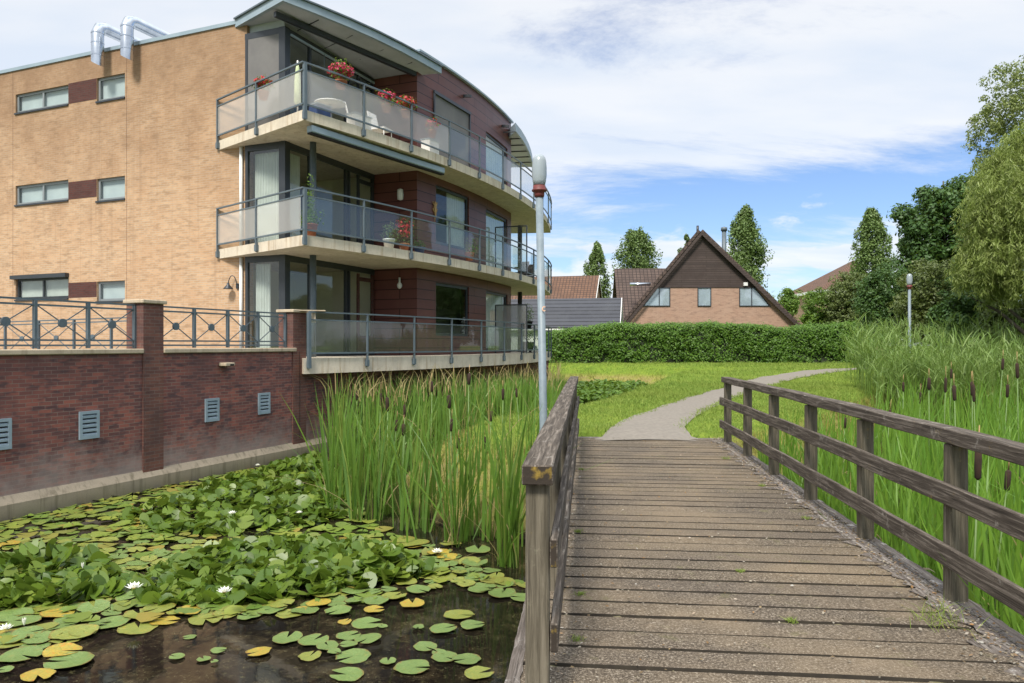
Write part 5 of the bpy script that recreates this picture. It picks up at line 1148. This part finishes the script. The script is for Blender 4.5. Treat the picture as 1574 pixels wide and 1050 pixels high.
# ------------------------------------------------------------------ balcony things
def potplant(name, label, p, potr, poth, fr, fz, leafm, flm=None, potm='terracotta', n=260, tall=0, cat='potted plant'):
    p = Vector(p); t = thing(name, label, cat, p); MB().lathe(p, [(potr*.7, 0), (potr, poth), (potr*1.08, poth), (potr*1.08, poth+.03), (potr*.9, poth+.03)], 14).build('pot', M[potm], t)
    c = np.array([[p.x, p.y, p.z+poth+fz*.6]]); P, N = clumps(np.repeat(c, 5, 0) + RN.normal(0, fr*.35, (5, 3)), np.full(5, fr*.7), n//5, fz/fr); P[:, 2] = np.maximum(P[:, 2], p.z+poth*.8)
    V, Fc = leafquads(P, RN.uniform(.04, .08, len(P)), N); npmesh('foliage', V, Fc, M[leafm], t)
    if flm:
        P, N = clumps(c + np.array([[0, 0, fz*.35]]), np.array([fr*.95]), n, fz/fr*.6); V, Fc = leafquads(P, RN.uniform(.05, .09, len(P)), N, .9); npmesh('flowers', V, Fc, M[flm], t)
    if tall:
        q = RN.normal(0, .008, (5, 2)) + np.array([p.x, p.y]); pp = []
        for a in q: hz = RN.uniform(.5, 1)*tall; pp.append(np.stack([a[0] + RN.normal(0, .05, 60), a[1] + RN.normal(0, .05, 60), p.z + poth + RN.uniform(0, hz, 60)], 1))
        V, Fc = leafquads(np.concatenate(pp), RN.uniform(.05, .1, 300), None, .4); npmesh('leafy_shoots', V, Fc, M['leaf_bright'], t)
    return t
sd = (C0-P0).normalized()
no = Vector((sd.y, -sd.x, 0)); pf = lambda s, off, z: arc(s, off)[0] + Zu*z
potplant('flower_box', 'red geranium at the left side railing of the top balcony', P0 + sd*2.05 - no*.16 + Zu*(Z2+.72), .14, .18, .26, .26, 'leaf_bright', 'geranium')
potplant('flower_box', 'large pink red geranium over the top balcony rail under the canopy', pf(1.25, -.16, Z2+.86), .15, .16, .36, .30, 'leaf_bright', 'pinkfl', n=420)
potplant('flower_box', 'pink flowers on the top balcony rail left of the red cladding', pf(2.9, -.16, Z2+.70), .14, .16, .28, .26, 'leaf_bright', 'pinkfl')
potplant('flower_box', 'coral red geranium at the top balcony rail beside the red cladding edge', pf(3.7, -.16, Z2+.76), .14, .16, .30, .28, 'leaf_bright', 'geranium')
potplant('flower_box', 'trailing orange flowered plant on the top balcony rail below the grey screen', pf(4.9, -.14, Z2+.5), .12, .16, .24, .25, 'leaf_bright', 'geranium', n=120)
potplant('potted_plant', 'terracotta pot with tall green shoots at the first floor balcony corner', pf(.42, -.30, Z1), .17, .30, .30, .35, 'leaf_bright', None, tall=1.25)
potplant('potted_plant', 'leafy pale plant in a white pot behind the first floor glass', pf(3.2, -.35, Z1), .16, .26, .30, .30, 'leaf_olive', None, 'white')
potplant('potted_plant', 'dark red leaved potted shrub on the first floor balcony near the red wall corner', pf(3.9, -.40, Z1), .15, .22, .30, .5, 'leaf_dark', 'geranium', n=160)
potplant('potted_plant', 'low plant in a blue trough below the gold wall ornament', pf(4.55, -.35, Z1), .16, .18, .18, .14, 'leaf_dark', None, 'navy', 120)
potplant('potted_plant', 'bushy green pot plant beside the first floor privacy screen', pf(7.6, -.45, Z1+.15), .16, .22, .30, .35, 'leaf_bright', None)
potplant('hanging_planter', 'dark planter with feathery green plant at the far end of the ground balcony', Vector((.55, 30.6, Z0+.95)), .30, .30, .42, .5, 'leaf_bright', None, 'black', 700)
potplant('potted_plant', 'dark green shrub in a black pot on the ground balcony below the hanging planter', Vector((.62, 30.2, Z0)), .28, .4, .35, .4, 'leaf_dark', None, 'black')
for i in range(4):
    p = arc(13.2+i*.75, -.35)[0] + Zu*Z0; m = MB(); m.lathe(p, [(.05, 0), (.11, .04), (.12, .10), (.06, .17), (.05, .2), (.07, .24), (.02, .29)], 10); tag(m.build('garden_ornament', M['white']), 'small white ornament on the far ground balcony floor behind the rail', 'ornament', 'white ornaments in a row on the ground balcony')
# gecko-shaped ornament on the red wall
q, n, tg = redw(.95, .03); zc = Z1+1.62; m = MB(); b_ = q + Zu*zc; m.tube([b_ + Zu*.30 + tg*.02, b_ + Zu*.2, b_ + Zu*.05, b_ - Zu*.12 + tg*.03, b_ - Zu*.34 - tg*.04], [.02, .055, .05, .03, .008], 8)
for s_, z in ((1, .16), (-1, .16), (1, -.05), (-1, -.05)): m.tube([b_ + Zu*z, b_ + Zu*(z+.06) + tg*s_*.11, b_ + Zu*(z+.12) + tg*s_*.12], [.02, .014, .02], 6)
tag(m.build('wall_ornament', M['wicker']), 'gold gecko shaped ornament hung on the red cladding of the first floor', 'ornament')
# balcony chairs and table far end first floor
def chair(p, d, label, mat='dark_frame'):
    p = Vector(p); d = Vector(d).normalized(); e = Vector((-d.y, d.x, 0)); t = thing('patio_chair', label, 'chair', p, 'grey patio chairs on the balconies')
    MB().cbox(p + Zu*.43, .23, .23, .02, d).build('seat', M[mat], t); MB().obox(p - d*.22 - e*.22 + Zu*.46, e*.44, d*.03, Zu*.48 - d*.12).build('backrest', M[mat], t)
    for a, b in ((1, 1), (1, -1), (-1, 1), (-1, -1)): MB().tube([p + d*a*.2 + e*b*.2, p + d*a*.2 + e*b*.2 + Zu*.41], .014, 6).build('leg', M[mat], t)
def table(p, label, mat='dark_frame'):
    p = Vector(p); t = thing('patio_table', label, 'table', p); MB().lathe(p, [(.03, .7), (.4, .71), (.4, .74), (.02, .745)], 20).build('tabletop', M[mat], t); MB().tube([p, p + Zu*.7], .03, 8).build('leg', M[mat], t)
chair(arc(15.2, -.9)[0] + Zu*Z1, (-.3, -1, 0), 'grey patio chair nearest the lamp post on the first floor balcony'); chair(arc(17, -.9)[0] + Zu*Z1, (0, 1, 0), 'far grey patio chair on the first floor balcony'); table(arc(16, -1.0)[0] + Zu*Z1, 'round patio table between the chairs on the first floor balcony')
chair(arc(2.6, -.95)[0] + Zu*Z2, (1, .2, 0), 'white patio chair behind the milky top floor glass', 'white'); table(arc(1.6, -.95)[0] + Zu*Z2, 'white round table behind the milky top floor glass', 'white')
# folded pale parasol on the top balcony
p = arc(.5, -.9)[0] + Zu*Z2; um = thing('folded_parasol', 'pale green folded parasol at the top balcony corner', 'parasol', p); MB().tube([p, p + Zu*1.5], .02, 8).build('pole', M['white'], um)
MB().lathe(p + Zu*.38, [(.03, 0), (.09, .1), (.08, .6), (.05, .9), (.02, 1.05)], 12).build('canopy', plain('pale_green_fabric', (.45, .52, .30), (.4, .46, .26), 5, .8), um)
# ------------------------------------------------------------------ tufts and debris on the deck
for i, (u, v, s, lab) in enumerate(((1.02, 2.40, 2.2, 'bright grass tuft growing through the deck by the nearest right post'), (.55, .32, .5, 'tiny grass tuft at the left edge of the deck near the front'), (1.3, .33, .45, 'second small weed up the left deck edge'), (2.9, .30, .5, 'small weed at the left deck edge farther along'), (5.2, 2.35, .6, 'weed on the right deck edge below the lower rail'), (7.2, 2.30, .8, 'grass tuft at the far right corner of the deck'), (.95, 1.55, .45, 'little moss tuft in a board gap left of the grass tuft'), (1.9, 1.45, .4, 'little moss tuft in the middle of the deck'), (3.6, 2.38, .5, 'small weed at the right deck edge between posts'), (6.1, .3, .6, 'weed at the left deck edge near the path end'))):
    c = bp(u, v, .0); n = 70; q = RN.normal(0, .035*s, (n, 2)) + np.array([c.x, c.y]); V, Fc = blades(q, np.full(n, -.004), RN.uniform(.02, .075, n)*s*1.1, np.full(n, .004), .8, .6, 3); tag(npmesh('grass_tuft', V, Fc, M['turf']), lab, 'weed')
M['litter'] = leafmat('litter_bits', [(.10, .06, .03), (.28, .20, .10), (.45, .40, .32), (.08, .07, .05), (.34, .17, .05), (.5, .48, .43)], .1, .9)
M['gap_soil'] = plain('gap_soil_and_moss', (.17, .135, .09), (.115, .105, .045), 9, .95, bmp=.5)
def debris():
    m = MB()
    for u0, g_ in GAPS:
        v = .05
        while v < 2.7:
            L_ = random.uniform(.03, .22); pr = .75 if (v < .25 or v > 2.3) else (.5 if 1.3 < v < 2.0 else .16)
            if random.random() < pr:
                k = max(2, int(L_/.03)); i0 = len(m.v)
                for j in range(k+1):
                    z = random.uniform(-.016, -.006) if 0 < j < k else -.03; a = v + L_*j/k; m.v += [bp(u0-.012, a, z-.008), bp(u0+g_*.5+random.uniform(-.004, .004), a, z), bp(u0+g_+.012, a, z-.008)]
                for j in range(k):
                    for h in (0, 1): b = i0+3*j+h; m.f.append([b, b+1, b+4, b+3]); m.sm.append(True)
            v += L_
    tag(m.build('gap_soil', M['gap_soil']), 'soil and moss caught in the gaps between the deck boards', 'soil', kind='stuff')
    n = 5200; u = RN.uniform(-.5, 9.6, n); v = np.where(RN.uniform(0, 1, n) < .68, 2.68 - np.abs(RN.normal(0, .14, n)), np.where(RN.uniform(0, 1, n) < .5, .16 + np.abs(RN.normal(0, .08, n)), RN.uniform(.3, 2.5, n)))
    C = np.array([tuple(bp(a, b, .014)) for a, b in zip(u, v)]); V, Fc = leafquads(C, RN.uniform(.010, .030, n), np.tile([0, 0, 1.], (n, 1)), .6, .25); tag(npmesh('leaf_litter', V, Fc, M['litter']), 'dry leaf bits and debris scattered over the deck', 'litter', kind='stuff')
debris()

# ------------------------------------------------------------------ single out look-alikes by their order in the photo
ORD = ['leftmost', 'second from the left', 'third from the left', 'fourth from the left', 'fifth from the left', 'sixth from the left', 'seventh from the left', 'eighth from the left', 'ninth from the left', 'tenth from the left',
       'eleventh from the left', 'twelfth from the left', 'thirteenth from the left', 'fourteenth from the left', 'fifteenth from the left', 'sixteenth from the left', 'seventeenth from the left', 'eighteenth from the left']
bylab = {}
for o in bpy.data.objects:
    if o.get('group') and o.get('label') and o.get('category') in ('lily pad', 'cattail', 'ornament'): bylab.setdefault(o['label'], []).append(o)
for lab, os_ in bylab.items():
    if 2 <= len(os_) <= len(ORD):
        os_.sort(key=lambda o: o.location.x/o.location.y if o.location.length > 0 else (o.data.vertices[0].co.x/o.data.vertices[0].co.y))
        for o, w_ in zip(os_, ORD[:len(os_)-1] + ['rightmost']):
            L_ = f'{w_}: {lab}'; o['label'] = ' '.join(L_.split()[:16])

x_, y_ = ymap(ys(-5), 0, -2.6).xy
potplant('terrace_shrub', 'leafy green shrub behind the coping railing at the left picture edge', (x_, y_, Z0), .25, .3, .55, .5, 'leaf_olive', None, 'black', 700, cat='shrub')
fb = thing('bird_feeder', 'small beige wooden feeder box on the ground balcony rail beside the brick pier', 'feeder', arc(.22, .0)[0] + Zu*(Z0+.86))
p_ = arc(.28, -.04)[0]; MB().cbox(p_ + Zu*(Z0+.97), .07, .06, .12, (1, .3, 0)).build('box', M['coping'], fb); MB().cbox(p_ + Zu*(Z0+1.135), .30, .10, .012, (1, .3, 0)).build('top_board', M['coping'], fb)
wb = thing('planter_box', 'white planter box on the far ground balcony rail behind the lamp post', 'planter', arc(14.6, -.15)[0] + Zu*(Z0+.9))
MB().cbox(arc(14.6, -.15)[0] + Zu*(Z0+1.02), .30, .11, .12, (.3, 1, 0)).build('box', M['white'], wb, bevel=.01); MB().cbox(arc(14.6, -.15)[0] + Zu*(Z0+1.145), .27, .09, .006, (.3, 1, 0)).build('soil', M['hedge_core'], wb)

chair(arc(3.4, -.8)[0] + Zu*Z2, (1, -.4, 0), 'second white patio chair farther along behind the milky top floor glass', 'white')
for k_, (s_, o_, w__, h__, mt_, lab_) in enumerate(((.75, -.35, .22, .30, 'navy', 'blue storage tub at the top balcony corner behind the glass'), (2.15, -.45, .30, .42, 'white', 'white storage box on the top balcony floor behind the glass'), (5.3, -.5, .25, .5, 'white', 'tall pale box on the top balcony below the grey screen'))):
    p_ = arc(s_, o_)[0]; tg_ = arc(s_)[2]; b_ = thing('storage_box', lab_, 'box', p_ + Zu*Z2); MB().cbox(p_ + Zu*(Z2+h__/2+.01), w__, .16, h__/2, tg_).build('body', M[mt_], b_, bevel=.015); MB().cbox(p_ + Zu*(Z2+h__+.025), w__+.02, .18, .014, tg_).build('lid', M['canopy'], b_, bevel=.005)
